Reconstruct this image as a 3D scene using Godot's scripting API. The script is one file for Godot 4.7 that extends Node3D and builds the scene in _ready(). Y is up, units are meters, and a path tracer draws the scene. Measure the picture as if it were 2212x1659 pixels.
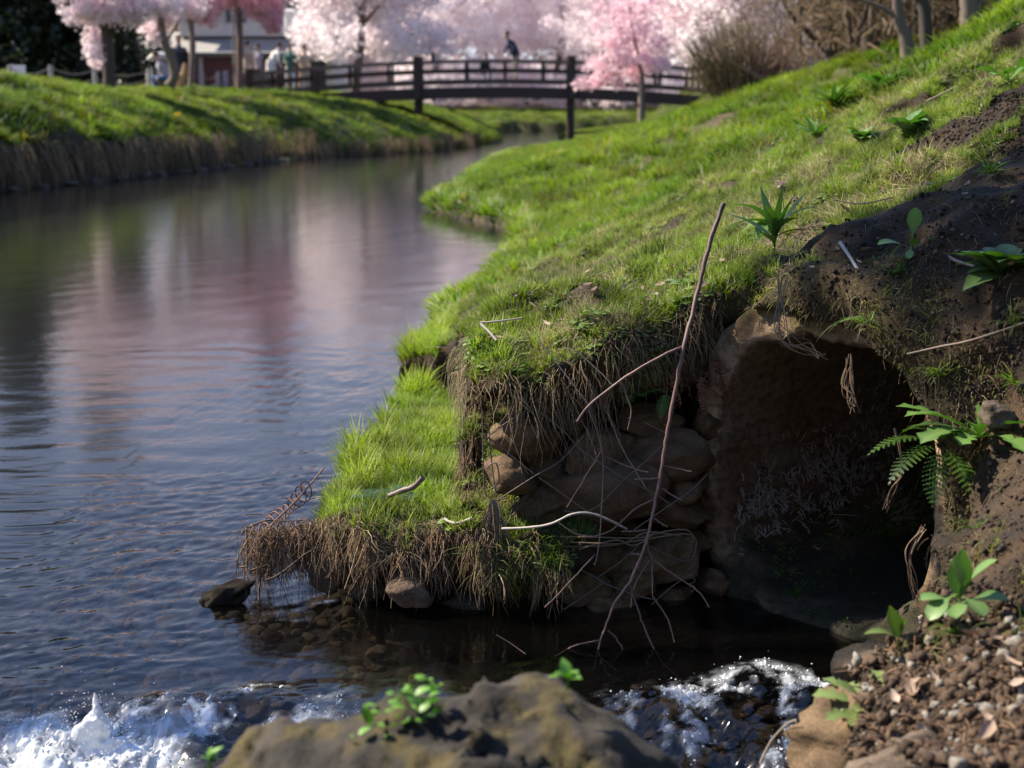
extends Node3D
# A stream between grassy banks: an eroded turf bank over wire-caged stones, a concrete culvert,
# a wooden footbridge and cherry trees in blossom beyond. Units are metres; D below means -z.

const EYE := 1.6
const TILT := 10.52
const FOCAL := 3327.0
var cam: Camera3D
var M := {}
var rng := RandomNumberGenerator.new()
var nz := FastNoiseLite.new()
var nf := FastNoiseLite.new()
var taken := {}
var to_sun := Vector3(-0.66, 0.70, -0.24).normalized()

# ------------------------------------------------------------------ mesh collector
class MB:
	var v := PackedVector3Array()
	var n := PackedVector3Array()
	var c := PackedColorArray()
	var t := PackedVector2Array()
	var i := PackedInt32Array()
	func vert(p: Vector3, nr: Vector3, col := Color.WHITE, uv := Vector2.ZERO) -> int:
		v.append(p); n.append(nr); c.append(col); t.append(uv)
		return v.size() - 1
	func tri(a: int, b: int, d: int) -> void:
		var g := (v[d] - v[a]).cross(v[b] - v[a])
		if g.dot(n[a] + n[b] + n[d]) < 0.0:
			i.append(a); i.append(d); i.append(b)
		else:
			i.append(a); i.append(b); i.append(d)
	func quad(a: int, b: int, d: int, e: int) -> void:
		tri(a, b, d); tri(a, d, e)
	func face(p: Array, col := Color.WHITE) -> void:
		# flat polygon, wound so that its normal is (p1-p0)x(p2-p0)
		var nr: Vector3 = ((p[1] - p[0]) as Vector3).cross(p[2] - p[0]).normalized()
		var ids := []
		for q in p: ids.append(vert(q, nr, col))
		for k in range(1, p.size() - 1): tri(ids[0], ids[k], ids[k + 1])
	func box(at: Vector3, size: Vector3, col := Color.WHITE, basis := Basis(), bev := 0.0) -> void:
		var h := size / 2.0
		for ax in 3:
			for s in [-1.0, 1.0]:
				var nn := Vector3.ZERO; nn[ax] = s
				var u := Vector3.ZERO; u[(ax + 1) % 3] = 1.0
				var w := Vector3.ZERO; w[(ax + 2) % 3] = 1.0
				var hu: float = h[(ax + 1) % 3] - bev
				var hw: float = h[(ax + 2) % 3] - bev
				var o: Vector3 = nn * h[ax]
				var ids := []
				for k in [[-1, -1], [1, -1], [1, 1], [-1, 1]]:
					ids.append(vert(at + basis * (o + u * hu * k[0] + w * hw * k[1]), basis * nn, col))
				quad(ids[0], ids[1], ids[2], ids[3])
		if bev > 0.0:
			for ax in 3:
				var b1 := (ax + 1) % 3
				var b2 := (ax + 2) % 3
				for s1 in [-1.0, 1.0]:
					for s2 in [-1.0, 1.0]:
						var nn := Vector3.ZERO; nn[b1] = s1; nn[b2] = s2; nn = nn.normalized()
						var ids := []
						for k in [[-1, 0], [1, 0], [1, 1], [-1, 1]]:
							var q := Vector3.ZERO
							q[ax] = (h[ax] - bev) * k[0]
							q[b1] = s1 * (h[b1] - (bev if k[1] == 1 else 0.0))
							q[b2] = s2 * (h[b2] - (0.0 if k[1] == 1 else bev))
							ids.append(vert(at + basis * q, basis * nn, col))
						quad(ids[0], ids[1], ids[2], ids[3])
			for sx in [-1.0, 1.0]:
				for sy in [-1.0, 1.0]:
					for sz in [-1.0, 1.0]:
						var s := Vector3(sx, sy, sz)
						var nn: Vector3 = basis * s.normalized()
						var a := vert(at + basis * (s * Vector3(h.x, h.y - bev, h.z - bev)), nn, col)
						var b := vert(at + basis * (s * Vector3(h.x - bev, h.y, h.z - bev)), nn, col)
						var d := vert(at + basis * (s * Vector3(h.x - bev, h.y - bev, h.z)), nn, col)
						tri(a, b, d)
	func tube(path: Array, r0: float, r1: float, sides := 6, col := Color.WHITE, col2 = null, wob := 0.0) -> void:
		var m := path.size()
		if m < 2: return
		var c2: Color = col if col2 == null else col2
		var d: Vector3 = (path[1] - path[0]).normalized()
		var u := d.cross(Vector3.UP if absf(d.y) < 0.9 else Vector3.RIGHT).normalized()
		var base := v.size()
		for k in m:
			var dir: Vector3 = (path[mini(k + 1, m - 1)] - path[maxi(k - 1, 0)]).normalized()
			u = (u - dir * u.dot(dir)).normalized()
			var w := dir.cross(u)
			var f := float(k) / (m - 1)
			var r := lerpf(r0, r1, f)
			for s in sides:
				var a := TAU * s / sides
				var o := u * cos(a) + w * sin(a)
				var rr := r * (1.0 + wob * sin(k * 2.7 + s * 4.1) * cos(k * 1.3 - s * 2.3))
				vert(path[k] + o * rr, o, col.lerp(c2, f), Vector2(float(s) / sides, f))
		for k in m - 1:
			for s in sides:
				var s2 := (s + 1) % sides
				quad(base + k * sides + s, base + k * sides + s2, base + (k + 1) * sides + s2, base + (k + 1) * sides + s)
		for e in 2:
			var kk := 0 if e == 0 else m - 1
			var dir: Vector3 = (path[0] - path[1]).normalized() if e == 0 else (path[m - 1] - path[m - 2]).normalized()
			var ce := vert(path[kk], dir, col if e == 0 else c2)
			var ring := []
			for s in sides: ring.append(vert(v[base + kk * sides + s], dir, col if e == 0 else c2))
			for s in sides: tri(ce, ring[s], ring[(s + 1) % sides])
	func smooth_normals() -> void:
		for k in n.size(): n[k] = Vector3.ZERO
		for k in range(0, i.size(), 3):
			var g := (v[i[k + 2]] - v[i[k]]).cross(v[i[k + 1]] - v[i[k]])
			for q in 3: n[i[k + q]] += g
		for k in n.size(): n[k] = n[k].normalized()
	func commit(m: Material, into: ArrayMesh = null) -> ArrayMesh:
		var am := into if into else ArrayMesh.new()
		var a := []; a.resize(Mesh.ARRAY_MAX)
		a[Mesh.ARRAY_VERTEX] = v; a[Mesh.ARRAY_NORMAL] = n; a[Mesh.ARRAY_COLOR] = c; a[Mesh.ARRAY_TEX_UV] = t; a[Mesh.ARRAY_INDEX] = i
		am.add_surface_from_arrays(Mesh.PRIMITIVE_TRIANGLES, a)
		am.surface_set_material(am.get_surface_count() - 1, m)
		return am

# ------------------------------------------------------------------ naming
func numbered(called: String) -> String:
	var k: int = taken.get(called, 0)
	taken[called] = k + 1
	return called if k == 0 else "%s_%03d" % [called, k]

func tag(o: Node, label: String, category: String, group := "", kind := "") -> void:
	if label: o.set_meta("label", label)
	if category: o.set_meta("category", category)
	if group: o.set_meta("group", group)
	if kind: o.set_meta("kind", kind)

func thing(called: String, label: String, category: String, at := Vector3.ZERO, turn := 0.0, group := "") -> Node3D:
	var o := Node3D.new()
	o.name = numbered(called)
	o.position = at
	o.rotation.y = turn
	tag(o, label, category, group)
	add_child(o)
	return o

func put(called: String, mesh: Mesh, parent: Node = null, at := Vector3.ZERO) -> MeshInstance3D:
	var o := MeshInstance3D.new()
	o.mesh = mesh
	o.position = at
	if parent == null:
		o.name = numbered(called)
		add_child(o)
	else:
		var k := 0
		var nm := called
		while parent.has_node(nm):
			k += 1
			nm = "%s_%03d" % [called, k]
		o.name = nm
		parent.add_child(o)
	return o

func solo(called: String, mesh: Mesh, label: String, category: String, at := Vector3.ZERO, group := "", kind := "") -> MeshInstance3D:
	var o := put(called, mesh, null, at)
	tag(o, label, category, group, kind)
	return o

func many(called: String, mesh: Mesh, xf: Array, cols: Array, parent: Node = null) -> MultiMeshInstance3D:
	var mm := MultiMesh.new()
	mm.transform_format = MultiMesh.TRANSFORM_3D
	mm.use_colors = true
	mm.mesh = mesh
	mm.instance_count = xf.size()
	for k in xf.size():
		mm.set_instance_transform(k, xf[k])
		mm.set_instance_color(k, cols[k])
	var o := MultiMeshInstance3D.new()
	o.multimesh = mm
	if parent == null:
		o.name = numbered(called)
		add_child(o)
	else:
		o.name = called
		parent.add_child(o, true)
	o.set_meta("kind", "stuff")
	return o

# ------------------------------------------------------------------ measuring: the spot at distance D on the line of sight of a place in the photograph
func ray(x: float, y: float) -> Vector3:
	var t := deg_to_rad(TILT)
	var b := (829.5 - y) / FOCAL
	return Vector3((x - 1106.0) / FOCAL, -sin(t) + b * cos(t), -cos(t) - b * sin(t))

func pt(x: float, y: float, D: float) -> Vector3:
	var r := ray(x, y)
	return Vector3(0, EYE, 0) + r * (D / -r.z)

func on(x: float, y: float, lift := 0.0) -> Vector3:
	# where that line of sight meets the ground
	var r := ray(x, y).normalized()
	var t := 1.6
	var p := Vector3(0, EYE, 0)
	for k in 900:
		p = Vector3(0, EYE, 0) + r * t
		var d := sd(p) if -p.z < 9.0 else (p.y - ground(p.x, -p.z)) * 0.6
		if d < 0.003: break
		t += maxf(d * 0.6, 0.004)
		if t > 140.0: break
	return p + Vector3(0, lift, 0)

func n3(p: Vector3, f: float) -> float:
	return nz.get_noise_3dv(p * f)

func n2(x: float, y: float, f: float) -> float:
	return nz.get_noise_2d(x * f, y * f)

func tab(a: Array, q: float) -> float:
	if q <= a[0][0]: return a[0][1]
	for k in range(1, a.size()):
		if q <= a[k][0]:
			return lerpf(a[k - 1][1], a[k][1], (q - a[k - 1][0]) / (a[k][0] - a[k - 1][0]))
	return a[-1][1]

func rr(a: float, b: float) -> float:
	return rng.randf_range(a, b)

# ------------------------------------------------------------------ the lie of the land
const RIGHT_EDGE := [[-6, 0.3], [3.9, 0.0], [4.7, -0.8], [6.5, -0.8], [8.2, -0.64], [11, -0.55], [13.9, -0.19], [16.2, 0.0], [18, 0.05], [19.9, -0.39], [22.3, -1.24], [25, -1.05], [29, -0.92], [36, -0.59], [44, -0.08], [50, 1.45], [54, 2.3], [58, 2.2], [62, 1.8], [68, 2.6], [73, 4.5], [76, 12], [80, 60]]
const LEFT_EDGE := [[-6, -9.0], [12, -9.8], [20, -9.6], [26.8, -8.85], [32.4, -7.5], [41, -5.69], [44, -4.0], [47, -2.5], [52.5, -1.3], [58, -0.35], [63, -0.5], [70, -0.9], [74.5, -0.4], [76, 3], [78, 12], [80, 60]]

func ground(x: float, D: float) -> float:
	var xl := tab(LEFT_EDGE, D) + 0.22 * n2(x * 0.3, D, 0.7)
	var xr := tab(RIGHT_EDGE, D) + 0.10 * n2(x * 0.3 + 40.0, D, 0.9)
	var bump := 0.07 * n2(x, D, 1.1) + 0.025 * n2(x, D, 4.0)
	if D < 1.0 and x > -3.0:  # out of view behind the camera: this rise blocks sky light from shaded faces
		return -0.3 + bump + (6.5 * smoothstep(0.5, -9.0, D) + 0.5) * smoothstep(-3.0, 1.5, x - D * 0.35)
	if D > 92.0:
		return minf(1.2 + 0.012 * (D - 92.0), 3.0) + bump
	var far := smoothstep(76.0, 92.0, D)
	var y: float
	if x < xl:
		var u := xl - x
		var e := lerpf(lerpf(0.74, 0.15, smoothstep(31.0, 43.0, D)), 0.42, smoothstep(68.0, 75.0, D)) * (1.0 + 0.3 * n2(D, 3.0, 0.35))
		y = e * smoothstep(0.0, 0.22, u) - 0.35 * (1.0 - smoothstep(0.0, 0.1, u))
		y += 1.78 * lerpf(1.0, 0.18, smoothstep(64.0, 74.0, D)) * (1.0 - exp(-maxf(u - 0.15, 0.0) * lerpf(0.42, 0.34, smoothstep(36.0, 48.0, D)))) + bump * minf(1.0, u)
	elif x > xr:
		var u := x - xr
		var s := lerpf(0.56, 0.36, smoothstep(9.0, 22.0, D))
		s = lerpf(s, 0.16, smoothstep(24.0, 44.0, D))
		var w := lerpf(0.3, 1.2, smoothstep(9.0, 20.0, D))
		y = 0.17 * smoothstep(0.0, 0.16, u) - 0.3 * (1.0 - smoothstep(0.0, 0.1, u)) + s * u * u / (u + w) + bump * minf(1.0, u)
		if D > 40.0: y += 1.0 * smoothstep(3.0, 5.2, u) * smoothstep(46.0, 51.0, D)
		if y > 2.0 and D > 40.0: y = 2.0 + (y - 2.0) * lerpf(1.0, 0.12, smoothstep(40.0, 50.0, D))
		if y > 7.0: y = 7.0 + (y - 7.0) * 0.2
	else:
		y = -0.35 + bump
	return lerpf(y, 1.2 + bump, far)

const HIGH := [[-0.205, 4.68], [0.2, 4.74], [0.60, 4.86], [0.72, 5.0], [1.24, 4.12], [1.36, 3.9], [9, 3.4], [9, 30], [-0.4, 30], [-0.42, 9], [-0.3, 7.4], [-0.23, 6.3]]
const STEP := [[-0.74, 4.90], [-0.60, 4.80], [-0.4, 4.74], [-0.1, 4.66], [0.16, 4.62], [0.26, 4.72], [0.3, 5.5], [0.0, 7.5], [-0.2, 7.95], [-0.53, 7.85], [-0.61, 7.3], [-0.69, 6.4], [-0.63, 5.5], [-0.68, 5.1]]
const NEARBANK := [[1.34, 4.36], [1.28, 4.08], [1.13, 3.72], [0.92, 3.2], [0.66, 2.93], [0.58, 2.4], [0.42, 1.0], [9, 1.0], [9, 7], [1.45, 5.4]]
var p_high := PackedVector2Array()
var p_step := PackedVector2Array()
var p_near := PackedVector2Array()
const PIPE_C := Vector3(0.925, 0.455, -4.56)
var pipe_axis := Vector3(0.80, -0.02, -0.60).normalized()

func plan(pa: PackedVector2Array, x: float, D: float) -> float:
	# signed distance to a polygon in plan, negative inside
	var p := Vector2(x, D)
	var best := 1e9
	var inside := false
	var j := pa.size() - 1
	for k in pa.size():
		var e := pa[j] - pa[k]
		var w := p - pa[k]
		var q := w - e * clampf(w.dot(e) / e.dot(e), 0.0, 1.0)
		best = minf(best, q.length_squared())
		if (pa[k].y > D) != (pa[j].y > D) and x < (pa[j].x - pa[k].x) * (D - pa[k].y) / (pa[j].y - pa[k].y) + pa[k].x:
			inside = not inside
		j = k
	return -sqrt(best) if inside else sqrt(best)

# distances to the three plans and the height of the top, laid out on a grid once
var baked := PackedColorArray()
const GX0 := -1.45
const GD0 := 1.4
const GS := 0.026
const GW := 206
const GH := 330

func bake() -> void:
	baked.resize(GW * GH)
	for r in GH:
		for k in GW:
			var x := GX0 + k * GS
			var D := GD0 + r * GS
			baked[r * GW + k] = Color(plan(p_high, x, D), plan(p_step, x, D) if x < 1.2 else 1.5, plan(p_near, x, D), top_height(x, D))

func fields(x: float, D: float) -> Color:
	var u := clampf((x - GX0) / GS, 0.0, GW - 1.001)
	var w := clampf((D - GD0) / GS, 0.0, GH - 1.001)
	var iu := int(u)
	var iw := int(w)
	var k := iw * GW + iu
	u -= iu
	w -= iw
	return (baked[k] * (1.0 - u) + baked[k + 1] * u) * (1.0 - w) + (baked[k + GW] * (1.0 - u) + baked[k + GW + 1] * u) * w

func smin(a: float, b: float, k: float) -> float:
	var h := maxf(k - absf(a - b), 0.0) / k
	return minf(a, b) - h * h * k * 0.25

func smax(a: float, b: float, k: float) -> float:
	return -smin(-a, -b, k)

func top_height(x: float, D: float) -> float:
	var u := x - tab(RIGHT_EDGE, maxf(D, 4.7))
	var y := 0.17 + 0.5 * u
	y += 0.30 * exp(-(pow((x + 0.15) / 0.75, 2.0) + pow((D - 5.3) / 1.1, 2.0)))
	var fg := 0.42 + 0.46 * (x - 0.6)
	y = lerpf(fg, y, smoothstep(3.75, 5.0, D))
	y += 0.20 * exp(-(pow((x - 1.25) / 0.45, 2.0) + pow((D - 4.35) / 0.5, 2.0)))
	return y + 0.05 * n2(x, D, 2.2) + 0.03 * n2(x, D, 6.0)

func sd(p: Vector3) -> float:
	var x := p.x
	var y := p.y
	var D := -p.z
	var f := fields(x, D)
	var k3 := n3(p, 5.0)
	# the high turf bank, its lip overhanging the stones
	var win := smoothstep(-0.16, -0.04, x) * (1.0 - smoothstep(0.66, 0.74, x))
	var back := (1.0 - smoothstep(0.60, 0.70, y)) * lerpf(0.05, 0.22, win)
	back += 0.02 * (1.0 - smoothstep(0.78, 0.9, y))
	var d := smax(f.r + back + 0.03 * k3, (y - f.a) * 0.85, 0.10)
	# the lower turf step on its stones
	if x < 1.0:
		var under := 0.16 * (1.0 - smoothstep(0.06, 0.14, y))
		d = smin(d, smax(f.g + under + 0.035 * k3, (y - 0.235 + 0.055 * (D - 5.0) + 0.14 * smoothstep(-0.56, -0.72, x) * smoothstep(5.4, 5.0, D) - 0.02 * n2(x, D, 5.0)) * 0.9, 0.09), 0.05)
	# the bank this side of the culvert
	if D < 5.6 and x > 0.2:
		var fg := 0.42 + 0.46 * (x - 0.6) + 0.05 * n2(x, D, 2.2) + 0.02 * n2(x, D, 9.0)
		d = smin(d, smax(f.b + 0.04 * k3, (y - fg) * 0.85, 0.10), 0.08)
	if absf(d) < 0.3:
		d += 0.035 * n3(p, 3.0) + 0.016 * n3(p, 9.0) + 0.009 * n3(p, 22.0)
	# the open end of the culvert
	if x > 0.2:
		var q := p - PIPE_C
		var t := q.dot(pipe_axis)
		var r := (q - pipe_axis * t).length()
		d = smax(d, -maxf(r - 0.485, maxf(-0.24 - t, t - 2.0)), 0.03)
		# earth slumped over the crown of the rim and down its right side
		if r < 0.85 and absf(t) < 0.35:
			var side := pipe_axis.cross(Vector3.UP).normalized()
			var w := q - pipe_axis * t
			var a := atan2(-w.dot(side), w.y)
			var thick := 0.085 * smoothstep(0.62, 0.1, a) * smoothstep(-2.5, -1.7, a) + 0.02 * k3
			d = smin(d, Vector2(r - 0.575, t - 0.01).length() - thick, 0.05) if thick > 0.012 else d
	# stream bed
	d = minf(d, (y + 0.22 - 0.05 * n2(x, D, 3.0)) * 0.9)
	# the slope behind
	if D > 7.7: d = minf(d, smax((y - ground(x, D) - 0.05 * smoothstep(9.0, 8.3, D) + 0.02) * 0.7, 8.15 - D + 0.10 * k3 + 0.25 * n2(x, y, 1.5), 0.08))
	return d

func sd_normal(p: Vector3) -> Vector3:
	var e := 0.012
	return Vector3(sd(p + Vector3(e, 0, 0)) - sd(p - Vector3(e, 0, 0)), sd(p + Vector3(0, e, 0)) - sd(p - Vector3(0, e, 0)), sd(p + Vector3(0, 0, e)) - sd(p - Vector3(0, 0, e))).normalized()

# surface nets over the field f, in blocks of 4 cells so that empty space is skipped
func nets(lo: Vector3, hi: Vector3, cell: float, f: Callable, lip := 1.6, seen_only := false) -> MB:
	var nx := int((hi.x - lo.x) / cell / 4.0) * 4 + 4
	var ny := int((hi.y - lo.y) / cell / 4.0) * 4 + 4
	var nzz := int((hi.z - lo.z) / cell / 4.0) * 4 + 4
	var sx := nx + 1
	var sxy := sx * (ny + 1)
	var val := PackedFloat32Array()
	val.resize(sxy * (nzz + 1))
	val.fill(1e9)
	var live := []
	for bz in nzz / 4:
		for by in ny / 4:
			for bx in nx / 4:
				var mid := lo + Vector3(bx * 4 + 2, by * 4 + 2, bz * 4 + 2) * cell
				if seen_only and (absf(mid.x) > 0.37 * -mid.z + 0.55 or mid.z < -6.5 and mid.y > 2.6): continue
				if absf(f.call(mid)) < cell * 4.0 * lip: live.append(Vector3i(bx * 4, by * 4, bz * 4))
	for b in live:
		for dz in 5:
			for dy in 5:
				for dx in 5:
					var id: int = (b.x + dx) + (b.y + dy) * sx + (b.z + dz) * sxy
					if val[id] > 1e8: val[id] = f.call(lo + Vector3(b.x + dx, b.y + dy, b.z + dz) * cell)
	var m := MB.new()
	var cellv := {}
	var off := [0, 1, sx, sx + 1, sxy, sxy + 1, sxy + sx, sxy + sx + 1]
	var cor := []
	for k in 8: cor.append(Vector3(k & 1, (k >> 1) & 1, k >> 2))
	var edges := [[0, 1], [2, 3], [4, 5], [6, 7], [0, 2], [1, 3], [4, 6], [5, 7], [0, 4], [1, 5], [2, 6], [3, 7]]
	for b in live:
		for dz in 4:
			for dy in 4:
				for dx in 4:
					var id: int = (b.x + dx) + (b.y + dy) * sx + (b.z + dz) * sxy
					var neg := 0
					for k in 8:
						if val[id + off[k]] < 0.0: neg += 1
					if neg == 0 or neg == 8: continue
					var sum := Vector3.ZERO
					var cnt := 0
					for e in edges:
						var a: float = val[id + off[e[0]]]
						var c: float = val[id + off[e[1]]]
						if (a < 0.0) != (c < 0.0):
							sum += (cor[e[0]] as Vector3).lerp(cor[e[1]], a / (a - c))
							cnt += 1
					cellv[id] = m.vert(lo + (Vector3(b.x + dx, b.y + dy, b.z + dz) + sum / cnt) * cell, Vector3.ZERO)
	for id in cellv:
		for ax in 3:
			var o: int = [1, sx, sxy][ax]
			var a: float = val[id]
			var c: float = val[id + o]
			if (a < 0.0) == (c < 0.0): continue
			var o1: int = [sx, sxy, 1][ax]
			var o2: int = [sxy, 1, sx][ax]
			if not (cellv.has(id - o1) and cellv.has(id - o2) and cellv.has(id - o1 - o2)): continue
			var q := [cellv[id], cellv[id - o1], cellv[id - o1 - o2], cellv[id - o2]]
			if a < 0.0: q = [q[3], q[2], q[1], q[0]]
			m.i.append_array(PackedInt32Array([q[0], q[1], q[2], q[0], q[2], q[3]]))
	m.smooth_normals()
	# make sure that the normals point out of the solid
	if m.v.size() and f.call(m.v[0] + m.n[0] * cell) < f.call(m.v[0] - m.n[0] * cell):
		for k in range(0, m.i.size(), 3):
			var w := m.i[k + 1]; m.i[k + 1] = m.i[k + 2]; m.i[k + 2] = w
		m.smooth_normals()
	return m

# ------------------------------------------------------------------ materials
func noise_tex(size: int, freq: float, oct: int, sd_: int, normal := false, bump := 4.0, ramp: Gradient = null, kind := FastNoiseLite.TYPE_SIMPLEX_SMOOTH) -> NoiseTexture2D:
	var f := FastNoiseLite.new()
	f.seed = sd_; f.frequency = freq; f.fractal_octaves = oct; f.noise_type = kind
	f.fractal_type = FastNoiseLite.FRACTAL_FBM
	var t := NoiseTexture2D.new()
	t.width = size; t.height = size; t.seamless = true; t.noise = f
	t.as_normal_map = normal; t.bump_strength = bump
	if ramp: t.color_ramp = ramp
	return t

func ramp(pts: Array) -> Gradient:
	var g := Gradient.new()
	var o := PackedFloat32Array()
	var c := PackedColorArray()
	for p in pts: o.append(p[0]); c.append(p[1])
	g.offsets = o; g.colors = c
	return g

func lin(r: float, g: float, b: float) -> Color:
	return Color(r, g, b).linear_to_srgb()

func mat(called: String, col := Color.WHITE, rough := 0.85, vc := true) -> StandardMaterial3D:
	var m := StandardMaterial3D.new()
	m.resource_name = called
	m.albedo_color = col
	m.roughness = rough
	m.vertex_color_use_as_albedo = vc
	m.cull_mode = BaseMaterial3D.CULL_DISABLED
	M[called] = m
	return m

func relief(m: StandardMaterial3D, tex: Texture2D, strength: float, scale: Vector3, world := true) -> void:
	m.normal_enabled = true
	m.normal_texture = tex
	m.normal_scale = strength
	m.uv1_triplanar = true
	m.uv1_world_triplanar = world
	m.uv1_scale = scale

func make_materials() -> void:
	var grain := noise_tex(512, 0.02, 5, 11, true, 6.0)
	var fine := noise_tex(512, 0.05, 4, 12, true, 6.0)
	var speck := noise_tex(512, 0.06, 4, 13, false, 1.0, ramp([[0.0, Color(0.62, 0.58, 0.55)], [0.45, Color(0.9, 0.88, 0.86)], [1.0, Color(1, 1, 1)]]))
	var m := mat("earth", Color.WHITE, 0.95)
	relief(m, noise_tex(1024, 0.03, 6, 14, true, 8.0), 1.8, Vector3.ONE * 2.2)
	m.albedo_texture = speck
	m = mat("far_earth", Color.WHITE, 0.95)
	relief(m, grain, 1.0, Vector3.ONE * 1.2)
	m.albedo_texture = speck
	m = mat("rock", Color.WHITE, 0.9)
	relief(m, grain, 0.9, Vector3.ONE * 4.0)
	m.albedo_texture = noise_tex(512, 0.03, 5, 21, false, 1.0, ramp([[0.0, Color(0.55, 0.5, 0.45)], [0.35, Color(0.78, 0.73, 0.66)], [0.5, Color(1, 0.97, 0.92)], [0.62, Color(0.7, 0.64, 0.56)], [1.0, Color(0.95, 0.9, 0.8)]]))
	m = mat("wet_rock", Color.WHITE, 0.9)
	m.metallic_specular = 0.1
	relief(m, grain, 0.9, Vector3.ONE * 4.0)
	m = mat("concrete", Color.WHITE, 0.9)
	relief(m, fine, 0.8, Vector3.ONE * 4.0)
	m.albedo_texture = noise_tex(512, 0.012, 6, 31, false, 1.0, ramp([[0.0, Color(0.4, 0.32, 0.26)], [0.4, Color(0.75, 0.68, 0.6)], [0.65, Color(0.95, 0.9, 0.85)], [1.0, Color(0.7, 0.62, 0.5)]]))
	m = mat("bark", Color.WHITE, 0.85)
	relief(m, noise_tex(256, 0.04, 4, 41, true, 8.0), 0.8, Vector3(14, 3, 14), false)
	m = mat("twig", Color.WHITE, 0.55)
	relief(m, fine, 0.4, Vector3.ONE * 8.0)
	m = mat("root", Color.WHITE, 0.9)
	m = mat("rust", Color.WHITE, 0.75)
	m.metallic = 0.2
	relief(m, fine, 0.6, Vector3.ONE * 10.0)
	m = mat("wood", Color.WHITE, 0.75)
	relief(m, noise_tex(256, 0.03, 4, 51, true, 5.0), 0.6, Vector3(0.6, 5, 5), false)
	m = mat("blade", Color.WHITE, 0.5)
	m.backlight_enabled = true
	m.backlight = Color(0.95, 1.0, 0.55)
	m.metallic_specular = 0.4
	m = mat("leaf", Color.WHITE, 0.45)
	m.backlight_enabled = true
	m.backlight = Color(0.6, 0.75, 0.3)
	m = mat("dry", Color.WHITE, 0.85)
	m.backlight_enabled = true
	m.backlight = Color(0.45, 0.4, 0.3)
	m = mat("petal", Color.WHITE, 0.7)
	m.backlight_enabled = true
	m.backlight = Color(1.0, 0.97, 0.99)
	m = mat("moss", Color.WHITE, 0.95)
	m.backlight_enabled = true
	m.backlight = Color(0.3, 0.35, 0.1)
	m = mat("plain", Color.WHITE, 0.8)
	m = mat("cloth", Color.WHITE, 0.9)
	m = mat("paint", Color.WHITE, 0.6)
	m = mat("foam", Color.WHITE, 0.35)
	m.backlight_enabled = true
	m.backlight = Color(0.5, 0.5, 0.5)
	m = mat("foam_sheet", Color(0.9, 0.93, 0.97), 0.3)
	m.transparency = BaseMaterial3D.TRANSPARENCY_ALPHA
	m = mat("drop", Color(0.95, 0.97, 1.0, 0.15), 0.05, false)
	m.refraction_enabled = true
	m.refraction_scale = 0.033
	# water: a clear thin skin over the dark bed, rippled by two layers of relief
	m = mat("water", Color(0.022, 0.021, 0.018, 0.60), 0.11, false)
	m.transparency = BaseMaterial3D.TRANSPARENCY_ALPHA
	m.metallic_specular = 0.5
	relief(m, noise_tex(1024, 0.012, 4, 61, true, 5.0), 0.12, Vector3(0.55, 0.55, 1.0))

# ------------------------------------------------------------------ the ground
func earth_colour(p: Vector3, nr: Vector3) -> Color:
	var k := n3(p, 2.0) * 0.5 + 0.5
	var soil := Color(0.022, 0.0135, 0.006).lerp(Color(0.056, 0.034, 0.015), clampf(n3(p, 5.0) + 0.5, 0.0, 1.0))
	var turf := Color(0.03, 0.045, 0.012).lerp(Color(0.075, 0.07, 0.03), k)
	var g := turfiness(p, nr)
	var c := soil.lerp(turf, clampf(g * 1.4, 0.0, 1.0))
	var moss := clampf((n3(p + Vector3(5, 0, 0), 3.0) - 0.1) * 3.0, 0.0, 1.0)
	# moss on the soil round the culvert
	var q := p - PIPE_C
	var r := (q - pipe_axis * q.dot(pipe_axis)).length()
	var ring := (1.0 - smoothstep(0.56, 0.74, r)) * (1.0 - smoothstep(0.1, 0.5, absf(q.dot(pipe_axis))))
	c = c.lerp(Color(0.075, 0.062, 0.014), clampf(ring * 1.0 * (0.4 + moss), 0.0, 0.85))
	if p.y < 0.12: c = c.lerp(Color(0.03, 0.026, 0.02), 0.7)
	return c

var trail := []
func trodden(x: float, D: float) -> float:
	# the worn track that crosses the right slope, strewn with fallen leaves
	if trail.is_empty():
		for q in [[1420, 345], [1500, 300], [1580, 245], [1660, 205], [1740, 178], [1830, 160]]:
			var p := on(q[0], q[1])
			trail.append(Vector2(p.x, -p.z))
	var best := 9.0
	for k in trail.size() - 1:
		best = minf(best, Vector2(x, D).distance_to(Geometry2D.get_closest_point_to_segment(Vector2(x, D), trail[k], trail[k + 1])))
	return 1.0 - smoothstep(0.12, 0.5, best + 0.25 * n2(x, D, 1.3))

func turfiness(p: Vector3, nr: Vector3) -> float:
	# 1 where grass grows, 0 on bare soil
	var x := p.x
	var D := -p.z
	var g := smoothstep(0.45, 0.7, nr.y)
	if p.y < 0.05: return 0.0
	# bare scarp above the culvert and the worn bank this side of it
	var edge := 5.15 + 0.15 * n2(x, D, 1.5)
	if x > 0.8: edge = maxf(edge, 5.15 + 0.45 * smoothstep(1.2, 2.0, x))
	var bare := smoothstep(0.72, 0.95, x + 0.12 * n2(x, D, 3.0)) * (1.0 - smoothstep(edge - 0.1, edge + 0.15, D))
	if D < 3.9 and x > 0.4: bare = 1.0
	g *= 1.0 - bare
	# a second worn patch up the slope
	var e := pow((x - 1.95) / 0.42, 2.0) + pow((D - 6.15) / 0.42, 2.0) + 0.5 * n2(x, D, 3.0)
	g *= smoothstep(0.7, 1.2, e)
	# thin places
	g *= 1.0 - 0.9 * smoothstep(0.16, 0.42, 0.8 * n2(x + 7.0, D, 1.9) + 0.3 * n2(x, D, 6.0))
	return g

var near_mesh: MB

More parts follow.
